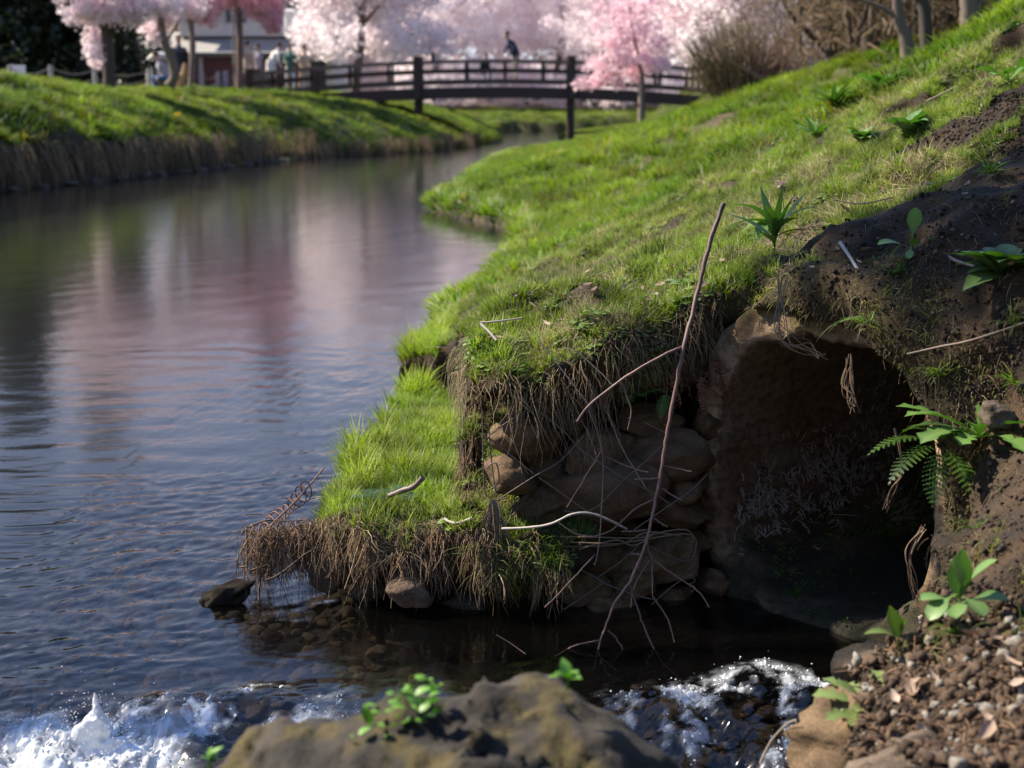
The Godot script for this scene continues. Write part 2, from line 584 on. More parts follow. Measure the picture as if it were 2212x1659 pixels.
func near_bank() -> void:
	bake()
	near_mesh = nets(Vector3(-1.25, -0.45, -9.6), Vector3(3.6, 2.9, -1.6), 0.028, sd, 1.25, true)
	for k in near_mesh.v.size():
		near_mesh.c[k] = earth_colour(near_mesh.v[k], near_mesh.n[k])
	var o := put("bank", near_mesh.commit(M.earth))
	o.set_meta("kind", "structure")

func far_ground() -> void:
	var xs := []
	var ds := []
	var x := -160.0
	while x < 160.0:
		xs.append(x)
		var a := absf(x + 1.0)
		x += 0.16 if a < 9.0 else (0.4 if a < 20.0 else (2.0 if a < 50.0 else 12.0))
	var d := -40.0
	while d < 260.0:
		ds.append(d)
		d += 1.5 if d < 0.0 else 0.25 if d < 12.0 else (0.3 if d < 46.0 else (0.5 if d < 85.0 else (6.0 if d < 140.0 else 20.0)))
	var m := MB.new()
	for D in ds:
		for xx in xs:
			var y := ground(xx, D)
			# the near bank is a mesh of its own: this sheet runs under it
			if D < 9.5 and xx > -1.2: y = minf(y, -0.4) if (xx < minf(3.4, 0.37 * D + 0.4) and D > 1.8 and D < 9.3) else y - 0.06
			var p := Vector3(xx, y, -D)
			m.vert(p, Vector3.UP, Color.WHITE)
	var w := xs.size()
	for r in ds.size() - 1:
		for k in w - 1:
			var a := r * w + k
			m.quad(a, a + 1, a + w + 1, a + w)
	m.smooth_normals()
	for k in m.v.size():
		if m.n[k].y < 0.0: m.n[k] = -m.n[k]
		var p := m.v[k]
		var s := n3(p, 0.8) * 0.5 + 0.5
		var c := Color(0.028, 0.05, 0.010).lerp(Color(0.08, 0.09, 0.028), s)
		if m.n[k].y < 0.62 and -p.z < 46.0: c = Color(0.10, 0.07, 0.042).lerp(Color(0.035, 0.028, 0.02), n3(p, 1.8) * 0.5 + 0.5)
		if p.y < 0.05: c = Color(0.03, 0.026, 0.018)
		if p.x > 0.0 and -p.z > 8.0 and -p.z < 34.0: c = c.lerp(Color(0.13, 0.085, 0.06), 0.85 * trodden(p.x, -p.z))
		# the gravel behind the left crest
		if -p.z > 40.0 and p.x < tab(LEFT_EDGE, -p.z) - 9.5: c = Color(0.22, 0.20, 0.17)
		m.c[k] = c
	var o := put("ground", m.commit(M.far_earth))
	o.set_meta("kind", "structure")

# ------------------------------------------------------------------ the stream
func rapid(x: float, D: float) -> float:
	# 1 in the broken water at the foot of the picture
	var a := smoothstep(4.02, 3.7, D + 0.12 * sin(x * 3.0) + 0.10 * n2(x, D, 2.0)) * smoothstep(-0.30, -0.75, x)
	var b := smoothstep(4.25, 3.9, D + 0.25 * (0.7 - x) + 0.12 * n2(x, D, 2.5)) * smoothstep(0.15, 0.45, x)
	return maxf(a, b)

func water_y(x: float, D: float) -> float:
	var f := 1.0 - smoothstep(6.0, 12.0, D)
	var r := rapid(x, D)
	var y := -0.16 * smoothstep(3.95, 3.1, D)
	y += 0.0022 * n2(x * 0.8 + 0.3 * D, D * 1.3, 3.0) * (1.0 - smoothstep(12.0, 30.0, D))
	var calm := clampf(0.55 + 0.9 * n2(x * 0.35 + 5.0, D * 0.22, 1.6), 0.15, 1.0)
	y += f * 0.8 * calm * (0.0036 * n2(x - 0.4 * D, D * 1.3, 7.0) + 0.0026 * n2(x + 9.0, D, 17.0) + 0.0012 * n2(x, D, 36.0))
	if r > 0.0:
		y += r * (0.032 * n2(x, D * 0.8, 4.0) + 0.013 * n2(x, D * 0.7, 11.0) + 0.008 * n2(x, D, 26.0) + 0.004 * n2(x, D, 55.0) + 0.015)
	return y

func stream() -> void:
	var xs := []
	var ds := []
	var x := -14.0
	while x < 70.0:
		xs.append(x)
		x += 0.014 if absf(x + 0.1) < 1.7 else (0.12 if absf(x) < 12.0 else 3.0)
	var d := 1.5
	while d < 83.0:
		ds.append(d)
		d += 0.012 if (d > 3.0 and d < 4.5) else 0.022 if (d > 3.0 and d < 6.5) else (0.06 if d < 10.0 else (0.2 if d < 20.0 else 1.2))
	var m := MB.new()
	for D in ds:
		for xx in xs:
			m.vert(Vector3(xx, water_y(xx, D), -D), Vector3.UP)
	var w := xs.size()
	for r in ds.size() - 1:
		for k in w - 1:
			var a := r * w + k
			m.quad(a, a + 1, a + w + 1, a + w)
	m.smooth_normals()
	var o := put("stream", m.commit(M.water))
	o.set_meta("kind", "structure")

# ------------------------------------------------------------------ grass
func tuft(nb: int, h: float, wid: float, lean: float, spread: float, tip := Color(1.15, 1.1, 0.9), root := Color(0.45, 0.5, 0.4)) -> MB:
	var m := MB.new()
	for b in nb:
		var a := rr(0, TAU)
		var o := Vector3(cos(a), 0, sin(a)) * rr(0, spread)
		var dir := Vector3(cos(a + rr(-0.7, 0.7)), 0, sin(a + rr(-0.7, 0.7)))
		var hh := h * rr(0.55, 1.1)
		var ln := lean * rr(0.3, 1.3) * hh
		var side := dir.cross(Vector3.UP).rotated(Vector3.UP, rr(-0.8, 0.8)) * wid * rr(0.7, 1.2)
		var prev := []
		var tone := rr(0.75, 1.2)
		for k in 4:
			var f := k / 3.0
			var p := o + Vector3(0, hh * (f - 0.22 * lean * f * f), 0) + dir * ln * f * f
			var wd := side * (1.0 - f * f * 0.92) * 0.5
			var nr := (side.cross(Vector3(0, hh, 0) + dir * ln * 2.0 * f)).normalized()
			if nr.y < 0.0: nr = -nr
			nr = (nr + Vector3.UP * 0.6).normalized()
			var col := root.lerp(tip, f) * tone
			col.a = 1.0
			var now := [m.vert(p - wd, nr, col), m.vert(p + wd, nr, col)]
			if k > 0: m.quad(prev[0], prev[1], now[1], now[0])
			prev = now
	return m

func along(nr: Vector3, turn: float, s: Vector3) -> Basis:
	var up := nr.normalized()
	var x := up.cross(Vector3.FORWARD).normalized()
	var b := Basis(x, up, x.cross(up)).rotated(up, turn)
	return b * Basis.from_scale(s)

func near_grass() -> void:
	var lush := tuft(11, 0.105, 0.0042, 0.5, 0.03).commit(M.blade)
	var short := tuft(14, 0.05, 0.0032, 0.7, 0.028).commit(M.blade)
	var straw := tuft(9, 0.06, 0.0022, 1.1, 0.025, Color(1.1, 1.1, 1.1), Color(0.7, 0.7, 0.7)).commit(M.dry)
	var wm := MB.new()
	for k in 9:
		var a := k * 2.4
		var lm := leaf_mesh(Vector3(cos(a), rr(0.3, 0.9), sin(a)), rr(0.02, 0.04), 0.016, 0.9, 1, Color(1, 1, 1) * rr(0.8, 1.15))
		var base := wm.v.size()
		wm.v.append_array(lm.v); wm.n.append_array(lm.n); wm.c.append_array(lm.c); wm.t.append_array(lm.t)
		for q in lm.i: wm.i.append(base + q)
	var weed := wm.commit(M.leaf)
	var xf := [[], [], [], []]
	var cs := [[], [], [], []]
	var m := near_mesh
	for k in range(0, m.i.size(), 3):
		var a := m.v[m.i[k]]
		var b := m.v[m.i[k + 1]]
		var c := m.v[m.i[k + 2]]
		var ctr := (a + b + c) / 3.0
		var D := -ctr.z
		if D < 3.0 or ctr.y < 0.06: continue
		var nr := (m.n[m.i[k]] + m.n[m.i[k + 1]] + m.n[m.i[k + 2]]).normalized()
		if nr.y < 0.3: continue
		var area := (b - a).cross(c - a).length() * 0.5
		var on_step := ctr.x < 0.1 and ctr.y < 0.42 and plan(p_high, ctr.x, D) > 0.0
		var g := turfiness(ctr, nr)
		var dens := (5200.0 if D < 7.0 else 2600.0) * g
		if on_step:
			# its front edge is dry and worn
			dens = 5200.0 * smoothstep(0.4, 0.7, nr.y) * lerpf(0.16, 1.0, smoothstep(4.86, 5.12, D + 0.16 * n2(ctr.x, D, 5.0)))
		var want := dens * area
		var cnt := int(want) + (1 if rng.randf() < want - int(want) else 0)
		for q in cnt:
			var u := rng.randf()
			var w := rng.randf()
			if u + w > 1.0: u = 1.0 - u; w = 1.0 - w
			var p := a + (b - a) * u + (c - a) * w - nr * 0.004
			var patch := n3(p, 1.6) * 0.5 + 0.5
			var kind := 1
			var s := rr(0.6, 1.25) * lerpf(0.65, 1.25, n3(p, 6.0) * 0.5 + 0.5)
			var col: Color
			if on_step:
				kind = 0
				s *= lerpf(0.5, 1.25, patch) * (1.0 + 0.5 * pow(rng.randf(), 6.0)) * lerpf(0.7, 1.1, n3(p, 7.0) * 0.5 + 0.5)
				col = Color(0.11, 0.21, 0.028).lerp(Color(0.32, 0.39, 0.08), clampf(rng.randf() * 0.5 + patch * 0.6, 0.0, 1.0))
				if rng.randf() < 0.09: kind = 2; s = rr(0.8, 1.4)
			else:
				col = Color(0.105, 0.185, 0.030).lerp(Color(0.29, 0.355, 0.09), rng.randf() * 0.55 + patch * 0.45)
				if rng.randf() < 0.14 + 0.45 * smoothstep(0.45, 0.75, patch): kind = 2
				elif rng.randf() < 0.10: kind = 0; s *= 0.75
			if not on_step and rng.randf() < 0.05 + 0.16 * smoothstep(0.1, 0.4, n2(p.x, D, 2.6)): kind = 3; s = rr(0.6, 1.5); col = Color(0.10, 0.19, 0.035).lerp(Color(0.22, 0.30, 0.09), rng.randf())
			if kind == 2: col = Color(0.26, 0.20, 0.11).lerp(Color(0.40, 0.34, 0.20), rng.randf())
			col = col * lerpf(0.70, 1.42, clampf(n3(p + Vector3(0, 9, 0), 2.7) * 0.8 + 0.5, 0.0, 1.0))
			var up := (nr * 0.45 + Vector3.UP).normalized()
			if kind == 2: up = (nr + Vector3(rr(-0.8, 0.8), 0.2, rr(-0.8, 0.8))).normalized()
			xf[kind].append(Transform3D(along(up, rr(0, TAU), Vector3(s, s * rr(0.7, 1.25), s)), p))
			cs[kind].append(col)
	print("near grass ", xf[0].size(), " ", xf[1].size(), " ", xf[2].size(), " ", xf[3].size())
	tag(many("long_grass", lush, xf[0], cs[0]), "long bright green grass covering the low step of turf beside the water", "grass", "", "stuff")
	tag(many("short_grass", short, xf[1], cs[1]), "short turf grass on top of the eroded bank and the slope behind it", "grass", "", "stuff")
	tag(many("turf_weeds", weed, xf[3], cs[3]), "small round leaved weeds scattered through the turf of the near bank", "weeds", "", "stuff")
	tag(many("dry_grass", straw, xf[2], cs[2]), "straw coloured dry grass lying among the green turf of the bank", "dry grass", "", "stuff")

func far_grass() -> void:
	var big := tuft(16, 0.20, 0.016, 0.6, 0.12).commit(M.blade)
	var xf := []
	var cs := []
	for k in 90000:
		var D := 9.0 + 75.0 * pow(rng.randf(), 1.7)
		var xl := tab(LEFT_EDGE, D)
		var xr := tab(RIGHT_EDGE, D)
		var x: float
		if D > 72.0: x = rr(-8, 12)
		elif rng.randf() < 0.5: x = xr + 0.02 + pow(rng.randf(), 1.2) * (9.0 if D < 30 else 6.0)
		else: x = xl - 0.05 - pow(rng.randf(), 1.2) * 10.0
		if absf(x) > 0.36 * D + 1.5: continue
		var y := ground(x, D)
		if y < 0.02: continue
		var e := 0.2
		var gx := (ground(x + e, D) - ground(x - e, D)) / (2 * e)
		var gd := (ground(x, D + e) - ground(x, D - e)) / (2 * e)
		if absf(gx) > 1.5 and D < 46.0 and rng.randf() < 0.75: continue
		var p := Vector3(x, y - 0.01, -D)
		var patch := n3(p, 0.45) * 0.5 + 0.5
		var worn_or_lit := trodden(x, D) if (x > xr and D < 34.0) else 0.0
		if rng.randf() < worn_or_lit * 0.8: continue
		var p2 := n3(p, 1.7) * 0.5 + 0.5
		if x > xr and D < 40.0 and p2 > 0.66 and rng.randf() < 0.8: continue
		var col := Color(0.09, 0.18, 0.024).lerp(Color(0.25, 0.33, 0.06), clampf(patch * 0.9 + rr(-0.3, 0.3), 0.0, 1.0))
		if rng.randf() < 0.06 + 0.2 * smoothstep(0.55, 0.8, p2): col = Color(0.28, 0.22, 0.12).lerp(Color(0.2, 0.2, 0.07), rng.randf())
		var s := rr(0.5, 1.2) * lerpf(0.55, 1.0, smoothstep(9.0, 26.0, D)) * lerpf(0.7, 1.3, p2) * lerpf(1.0, 0.5, smoothstep(34.0, 46.0, D) * (1.0 if x > xr else 0.4))
		col = col * lerpf(0.65, 1.35, clampf(n3(p + Vector3(0, 9, 0), 0.9) * 0.8 + 0.5, 0.0, 1.0))
		xf.append(Transform3D(along(Vector3(-gx * 0.4, 1, gd * 0.4), rr(0, TAU), Vector3(s * 1.3, s, s * 1.3)), p))
		cs.append(col)
	print("far grass ", xf.size())
	tag(many("grass", big, xf, cs), "bright green grass covering the far banks on both sides of the stream", "grass", "", "stuff")

# ------------------------------------------------------------------ shapes shared by the things on the bank
func smooth_path(a: Array, per := 4) -> Array:
	var o := []
	for k in a.size() - 1:
		var p0: Vector3 = a[maxi(k - 1, 0)]
		var p1: Vector3 = a[k]
		var p2: Vector3 = a[k + 1]
		var p3: Vector3 = a[mini(k + 2, a.size() - 1)]
		for s in per:
			o.append(p1.cubic_interpolate(p2, p0, p3, float(s) / per))
	o.append(a[-1])
	return o

func sight(a: Array) -> Array:
	# [[x, y, D], ...] to points
	var o := []
	for q in a: o.append(pt(q[0], q[1], q[2]))
	return o

func jitter(a: Array, amt: float) -> Array:
	var o := []
	for p in a: o.append(p + Vector3(rr(-1, 1), rr(-1, 1), rr(-1, 1)) * amt)
	return o

func rock_mesh(size: Vector3, rough: float, cuts: int, col: Color, col2: Color, mossy := 0.0, nl := 22, nv := 14) -> MB:
	var m := MB.new()
	var pl := []
	for k in cuts:
		var d := Vector3(rng.randfn(), rng.randfn(), rng.randfn()).normalized()
		pl.append([d, rr(0.52, 0.86)])
	var sh := Vector3(rr(-50, 50), rr(-50, 50), rr(-50, 50))
	for r in nv + 1:
		for s in nl:
			var th := PI * r / nv
			var ph := TAU * s / nl
			var d := Vector3(sin(th) * cos(ph), cos(th), sin(th) * sin(ph))
			var rad := 1.0
			for q in pl:
				var c: float = d.dot(q[0])
				if c > 0.05: rad = smin(rad, q[1] / c, 0.008)
			rad *= 1.0 + rough * (0.9 * n3(d + sh, 1.1) + 0.35 * n3(d + sh, 3.0) + 0.16 * n3(d + sh, 7.0))
			var k := clampf(0.5 + 0.6 * n3(d + sh, 1.7) + 0.3 * n3(d + sh, 5.0), 0.0, 1.0)
			var cc := col.lerp(col2, k)
			if mossy > 0.0:
				cc = cc.lerp(Color(0.09, 0.085, 0.015), clampf((n3(d + sh, 2.4) + d.y * 0.5 - 0.35 + mossy) * 2.0, 0.0, 0.85))
			m.vert(d * rad * size, d, cc)
	for r in nv:
		for s in nl:
			var s2 := (s + 1) % nl
			m.quad(r * nl + s, r * nl + s2, (r + 1) * nl + s2, (r + 1) * nl + s)
	m.smooth_normals()
	for s in nl:
		m.n[s] = Vector3.UP
		m.n[nv * nl + s] = Vector3.DOWN
	return m

func strand(m: MB, p: Vector3, dir: Vector3, length: float, droop: float, r: float, col: Color, curl := 0.25, segs := 6, sides := 3) -> void:
	var path := [p]
	var d := dir.normalized()
	var st := length / segs
	var w := Vector3(rr(-1, 1), rr(-0.4, 0.4), rr(-1, 1)) * curl
	for k in segs:
		d = (d + Vector3.DOWN * droop / segs * 2.0 + w + Vector3(rr(-1, 1), rr(-1, 1), rr(-1, 1)) * curl * 0.6).normalized()
		w = w.rotated(Vector3.UP, rr(-1.2, 1.2))
		p += d * st
		path.append(p)
	m.tube(path, r, r * 0.45, sides, col * rr(0.7, 1.2), col * rr(0.7, 1.15))

# ------------------------------------------------------------------ culvert
func in_pipe(a: float, rad: float, t: float) -> Vector3:
	# a: 0 at the top, rising towards the far, left side
	var side := pipe_axis.cross(Vector3.UP).normalized()
	var up := side.cross(pipe_axis).normalized()
	# a little squarer than a circle
	rad *= pow(pow(absf(cos(a)), 2.7) + pow(absf(sin(a)), 2.7), -1.0 / 2.7)
	return PIPE_C + pipe_axis * t + (up * cos(a) - side * sin(a)) * rad

func pipe_wall(x: float, y: float, rad := 0.43) -> Vector3:
	# where the line of sight meets the inside of the barrel
	var o := Vector3(0, EYE, 0) - PIPE_C
	var r := ray(x, y).normalized()
	var oo := o - pipe_axis * o.dot(pipe_axis)
	var dd := r - pipe_axis * r.dot(pipe_axis)
	var a := dd.dot(dd)
	var b := oo.dot(dd)
	var c := oo.dot(oo) - rad * rad
	var disc := b * b - a * c
	if disc < 0.0: return Vector3.INF
	return Vector3(0, EYE, 0) + r * ((-b + sqrt(disc)) / a)

func culvert() -> void:
	var root := thing("culvert_pipe", "round brown concrete culvert pipe opening out of the eroded bank onto the water", "culvert", PIPE_C)
	var ri := 0.43
	var ro := 0.545
	var prof := [[ri, 2.0], [ri, 1.4], [ri, 1.0], [ri, 0.7], [ri, 0.5], [ri, 0.36], [ri, 0.25], [ri, 0.17], [ri, 0.10], [ri, 0.05], [ri + 0.004, 0.02], [ri + 0.016, 0.004], [ri + 0.035, 0.0], [ri + 0.06, 0.0], [ri + 0.085, 0.001], [ro - 0.014, 0.006], [ro, 0.024], [ro, 0.1], [ro, 0.3], [ro, 0.8]]
	var m := MB.new()
	var na := 120
	for k in prof.size():
		for s in na:
			var a := TAU * s / na
			var r: float = prof[k][0]
			var t: float = prof[k][1]
			var p := in_pipe(a, r, t)
			var g := n3(p, 4.0) * 0.016 + n3(p, 13.0) * 0.009 + n3(p, 34.0) * 0.005
			p = in_pipe(a, r + g, t - g * (1.0 if k > 10 and k < 16 else 0.0) * 1.6)
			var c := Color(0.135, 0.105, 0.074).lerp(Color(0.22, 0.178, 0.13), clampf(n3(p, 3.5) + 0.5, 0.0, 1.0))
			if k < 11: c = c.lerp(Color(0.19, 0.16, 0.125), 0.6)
			else: c = c * 2.3  # rim and outside far lighter than the inner wall: light put into the colour
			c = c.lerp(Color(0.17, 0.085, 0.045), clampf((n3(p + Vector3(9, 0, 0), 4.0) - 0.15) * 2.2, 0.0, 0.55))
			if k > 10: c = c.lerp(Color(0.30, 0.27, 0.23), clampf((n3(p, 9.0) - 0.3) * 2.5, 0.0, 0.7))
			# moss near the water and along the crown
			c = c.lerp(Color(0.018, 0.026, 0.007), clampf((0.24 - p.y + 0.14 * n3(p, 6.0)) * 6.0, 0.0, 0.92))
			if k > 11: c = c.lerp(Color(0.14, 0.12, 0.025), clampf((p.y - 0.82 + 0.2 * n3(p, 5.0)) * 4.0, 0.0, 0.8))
			m.vert(p - PIPE_C, Vector3.UP, c)
	for k in prof.size() - 1:
		for s in na:
			var s2 := (s + 1) % na
			# front faces look at the hollow and at the open air
			m.i.append_array(PackedInt32Array([k * na + s, (k + 1) * na + s, k * na + s2, k * na + s2, (k + 1) * na + s, (k + 1) * na + s2]))
	m.smooth_normals()
	var mid := m.v[5 * na] + PIPE_C
	var inward := (PIPE_C + pipe_axis * 0.36 - mid)
	if m.n[5 * na].dot(inward) < 0.0:
		for q in range(0, m.i.size(), 3):
			var w := m.i[q + 1]; m.i[q + 1] = m.i[q + 2]; m.i[q + 2] = w
		m.smooth_normals()
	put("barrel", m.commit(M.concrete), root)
	# near-black cap closing its far end, the dark put into its colour
	var e := MB.new()
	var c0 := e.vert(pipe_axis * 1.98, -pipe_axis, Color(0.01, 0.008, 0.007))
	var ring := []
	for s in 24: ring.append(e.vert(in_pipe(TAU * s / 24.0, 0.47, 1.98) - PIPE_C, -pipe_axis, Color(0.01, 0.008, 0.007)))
	for s in 24: e.tri(c0, ring[s], ring[(s + 1) % 24])
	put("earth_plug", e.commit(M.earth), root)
	# dry branching growth clinging to the inner wall
	m = MB.new()
	for k in 1050:
		var f := rng.randf()
		var x := lerpf(1600, 1935, f) + rr(-25, 25)
		var y := lerpf(1095, 930, f) + rng.randfn() * lerpf(34, 62, f) + 20.0
		if n2(x, y, 0.018) + 0.5 * n2(x, y, 0.05) < -0.18: continue
		var p := pipe_wall(x, y, 0.432)
		if p == Vector3.INF: continue
		var inw := (PIPE_C + pipe_axis * (p - PIPE_C).dot(pipe_axis) - p).normalized()
		var al := (pipe_axis * rr(-0.6, 1.0) + inw.cross(pipe_axis) * rr(-1, 1)).normalized()
		var col := Color(0.20, 0.165, 0.135).lerp(Color(0.36, 0.30, 0.255), rng.randf())
		var L := rr(0.014, 0.034)
		var tip := p + al * L + inw * rr(0.003, 0.012)
		m.tube([p, p.lerp(tip, 0.5) + inw * 0.004, tip], 0.0017, 0.001, 3, col)
		for b in 3:
			var q := p.lerp(tip, rr(0.35, 1.0))
			m.tube([q, q + (al + inw.cross(al) * rr(-1.3, 1.3)).normalized() * L * rr(0.3, 0.6) + inw * 0.003], 0.0014, 0.0007, 3, col)
	solo("dry_liverwort", m.commit(M.plain), "grey branching dry growth spread over the inner wall of the culvert", "liverwort", Vector3.ZERO, "", "stuff")
	# green specks of small plants low on the wall
	m = MB.new()
	for k in 130:
		var p := pipe_wall(rr(1600, 1900), rr(1130, 1340), 0.43)
		if p == Vector3.INF or n3(p, 6.0) < 0.05: continue
		var inw := (PIPE_C + pipe_axis * (p - PIPE_C).dot(pipe_axis) - p).normalized()
		for b in 5:
			var o := p + Vector3(rr(-1, 1), rr(-1, 1), rr(-1, 1)) * 0.012 + inw * 0.008
			leaf_disc(m, o, (inw + Vector3.UP * 0.8 + Vector3(rr(-.4, .4), rr(-.4, .4), rr(-.4, .4))).normalized(), rr(0.0025, 0.006), Color(0.07, 0.15, 0.02) * rr(0.6, 1.3))
	solo("tiny_wall_plants", m.commit(M.leaf), "tiny green seedlings growing low on the dark wet wall inside the culvert", "seedlings", Vector3.ZERO, "", "stuff")
	var tu := MB.new()
	var gp := pipe_wall(1716, 1292, 0.43)
	for k in 26:
		blade(tu, Vector3.ZERO, Vector3(rr(-0.7, 0.7), rr(0.4, 1.2), rr(0.0, 0.8)), rr(0.04, 0.085), 0.0025, 0.9, Color(0.09, 0.19, 0.03) * rr(0.7, 1.3))
	solo("grass_tuft", tu.commit(M.blade), "lone green grass tuft growing on the inner wall low in the culvert", "grass tuft", gp)

func leaf_disc(m: MB, p: Vector3, nr: Vector3, r: float, col: Color) -> void:
	var u := nr.cross(Vector3(0.3, 0.5, 0.8)).normalized()
	var w := nr.cross(u)
	var ids := []
	for s in 6: ids.append(m.vert(p + (u * cos(TAU * s / 6) + w * sin(TAU * s / 6) * 0.75) * r, nr, col))
	for s in range(1, 5): m.tri(ids[0], ids[s], ids[s + 1])

func blade(m: MB, p: Vector3, dir: Vector3, length: float, wid: float, droop: float, col: Color, segs := 5) -> void:
	var d := dir.normalized()
	var side := d.cross(Vector3.UP)
	if side.length() < 0.1: side = Vector3.RIGHT
	side = side.normalized().rotated(d, rr(-0.8, 0.8)) * wid * 0.5
	var prev := []
	for k in segs + 1:
		var f := float(k) / segs
		var nr := side.cross(d).normalized()
		if nr.y < 0.0: nr = -nr
		var w := side * (1.0 - pow(f, 2.2) * 0.95) * minf(1.0, 0.6 + f * 2.0)
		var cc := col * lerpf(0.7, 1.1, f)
		cc.a = 1.0
		var now := [m.vert(p - w, nr, cc), m.vert(p + w, nr, cc)]
		if k > 0: m.quad(prev[0], prev[1], now[1], now[0])
		prev = now
		p += d * length / segs
		d = (d + Vector3.DOWN * droop / segs).normalized()

# a leaf as a folded strip: shape 0 lance, 1 spoon, 2 lobed, 3 broad oval
func leaf_mesh(dir: Vector3, length: float, wid: float, droop: float, shape: int, col: Color, fold := 0.25, roll := 0.0) -> MB:
	var m := MB.new()
	var d := dir.normalized()
	var side := d.cross(Vector3.UP)
	if side.length() < 0.05: side = Vector3.RIGHT
	side = side.normalized().rotated(d, roll)
	var p := Vector3.ZERO
	var segs := 18 if shape == 2 else 10
	var prev := []
	for k in segs + 1:
		var f := float(k) / segs
		var w := 0.0
		if shape == 0: w = sin(PI * pow(f, 0.75)) * 0.5
		elif shape == 1: w = 0.08 + 0.44 * smoothstep(0.3, 0.68, f) * (sqrt(maxf(0.0, 1.0 - pow(maxf(0.0, (f - 0.68) / 0.32), 2.0))))
		elif shape == 2: w = (0.10 + 0.42 * smoothstep(0.1, 0.8, f)) * (1.0 - smoothstep(0.86, 1.0, f)) * (0.35 + 0.65 * absf(sin(f * PI * 5.0)))
		else: w = sin(PI * pow(f, 0.85)) * 0.55 * (1.0 + 0.06 * sin(f * 30.0))
		if shape != 1 and f < 0.08: w = maxf(w, 0.06)
		var nr := side.cross(d).normalized()
		if nr.y < 0.0: nr = -nr
		var ww := side * w * wid
		var up := nr * w * wid * fold
		var tone := lerpf(0.75, 1.08, f)
		var cc := col * tone
		cc.a = 1.0
		var rib := col.lerp(Color(0.3, 0.4, 0.15), 0.3) * tone
		rib.a = 1.0
		var now := [m.vert(p - ww + up, (nr + side * fold).normalized(), cc), m.vert(p, nr, rib), m.vert(p + ww + up, (nr - side * fold).normalized(), cc)]
		if k > 0:
			m.quad(prev[0], prev[1], now[1], now[0])
			m.quad(prev[1], prev[2], now[2], now[1])
		prev = now
		p += d * length / segs
		d = (d + Vector3.DOWN * droop / segs).normalized()
	return m

# leaves: [dx, dy, dz, length, width, droop, shape]
func plant(called: String, label: String, cat: String, at: Vector3, leaves: Array, col: Color, stem := 0.0, lift := 0.0) -> Node3D:
	var root := thing(called, label, cat, at)
	if stem > 0.0:
		var s := MB.new()
		s.tube([Vector3(0, -0.01, 0), Vector3(rr(-0.004, 0.004), stem * 0.5, 0.002), Vector3(0.003, stem, 0)], 0.003, 0.002, 6, col * 0.9)
		put("stem", s.commit(M.leaf), root)
	for q in leaves:
		var m := leaf_mesh(Vector3(q[0], q[1], q[2]), q[3], q[4], q[5], q[6], col * rr(0.8, 1.2), 0.25, rr(-0.3, 0.3))
		var o := put("leaf", m.commit(M.leaf), root)
		o.position = Vector3(0, (stem * rr(0.1, 1.0)) + lift, 0)
	return root

func rosette(n: int, length: float, wid: float, up: float, droop: float, shape: int) -> Array:
	var o := []
	for k in n:
		var a := k * 2.4 + rr(-0.3, 0.3)
		var u := up * rr(0.6, 1.4)
		o.append([cos(a), u, sin(a), length * rr(0.65, 1.15), wid * rr(0.8, 1.15), droop * rr(0.7, 1.3), shape])
	return o

# one frond: rachis with pairs of leaflets, each leaflet toothed by being built of smaller ones
func frond_mesh(dir: Vector3, length: float, wid: float, droop: float, col: Color, curl := 0.0) -> MB:
	var m := MB.new()
	var d := dir.normalized()
	var side := d.cross(Vector3.UP).normalized()
	var p := Vector3.ZERO
	var path := [p]
	var nseg := 14
	for k in nseg:
		var f := float(k + 1) / nseg
		p += d * length / nseg
		d = (d + Vector3.DOWN * droop / nseg + side * curl * rr(-1, 1) * 0.4).normalized()
		path.append(p)
		if f < 0.15: continue
		var nr := side.cross(d).normalized()
		var L := wid * sin(PI * clampf(f * 0.85 + 0.12, 0.0, 1.0)) * 0.6
		for s in [-1.0, 1.0]:
			var ld: Vector3 = (side * s + d * 0.45 + nr * curl * rr(-1.5, 1.5)).normalized()
			var q := p
			var lw := length / nseg * 0.55
			var cc := col * rr(0.75, 1.2)
			cc.a = 1.0
			for j in 4:
				var g := j / 4.0
				var a := q + ld * L * g
				var b := q + ld * L * (g + 0.30)
				var w := lw * (1.0 - g * 0.8)
				var nn := nr if nr.y > 0 else -nr
				var ids := [m.vert(a, nn, cc), m.vert(a.lerp(b, 0.6) + d * w, nn, cc), m.vert(b, nn, cc), m.vert(a.lerp(b, 0.6) - d * w, nn, cc)]
				m.quad(ids[0], ids[1], ids[2], ids[3])
	m.tube(path, 0.0016, 0.0006, 4, col * 0.7)
	return m

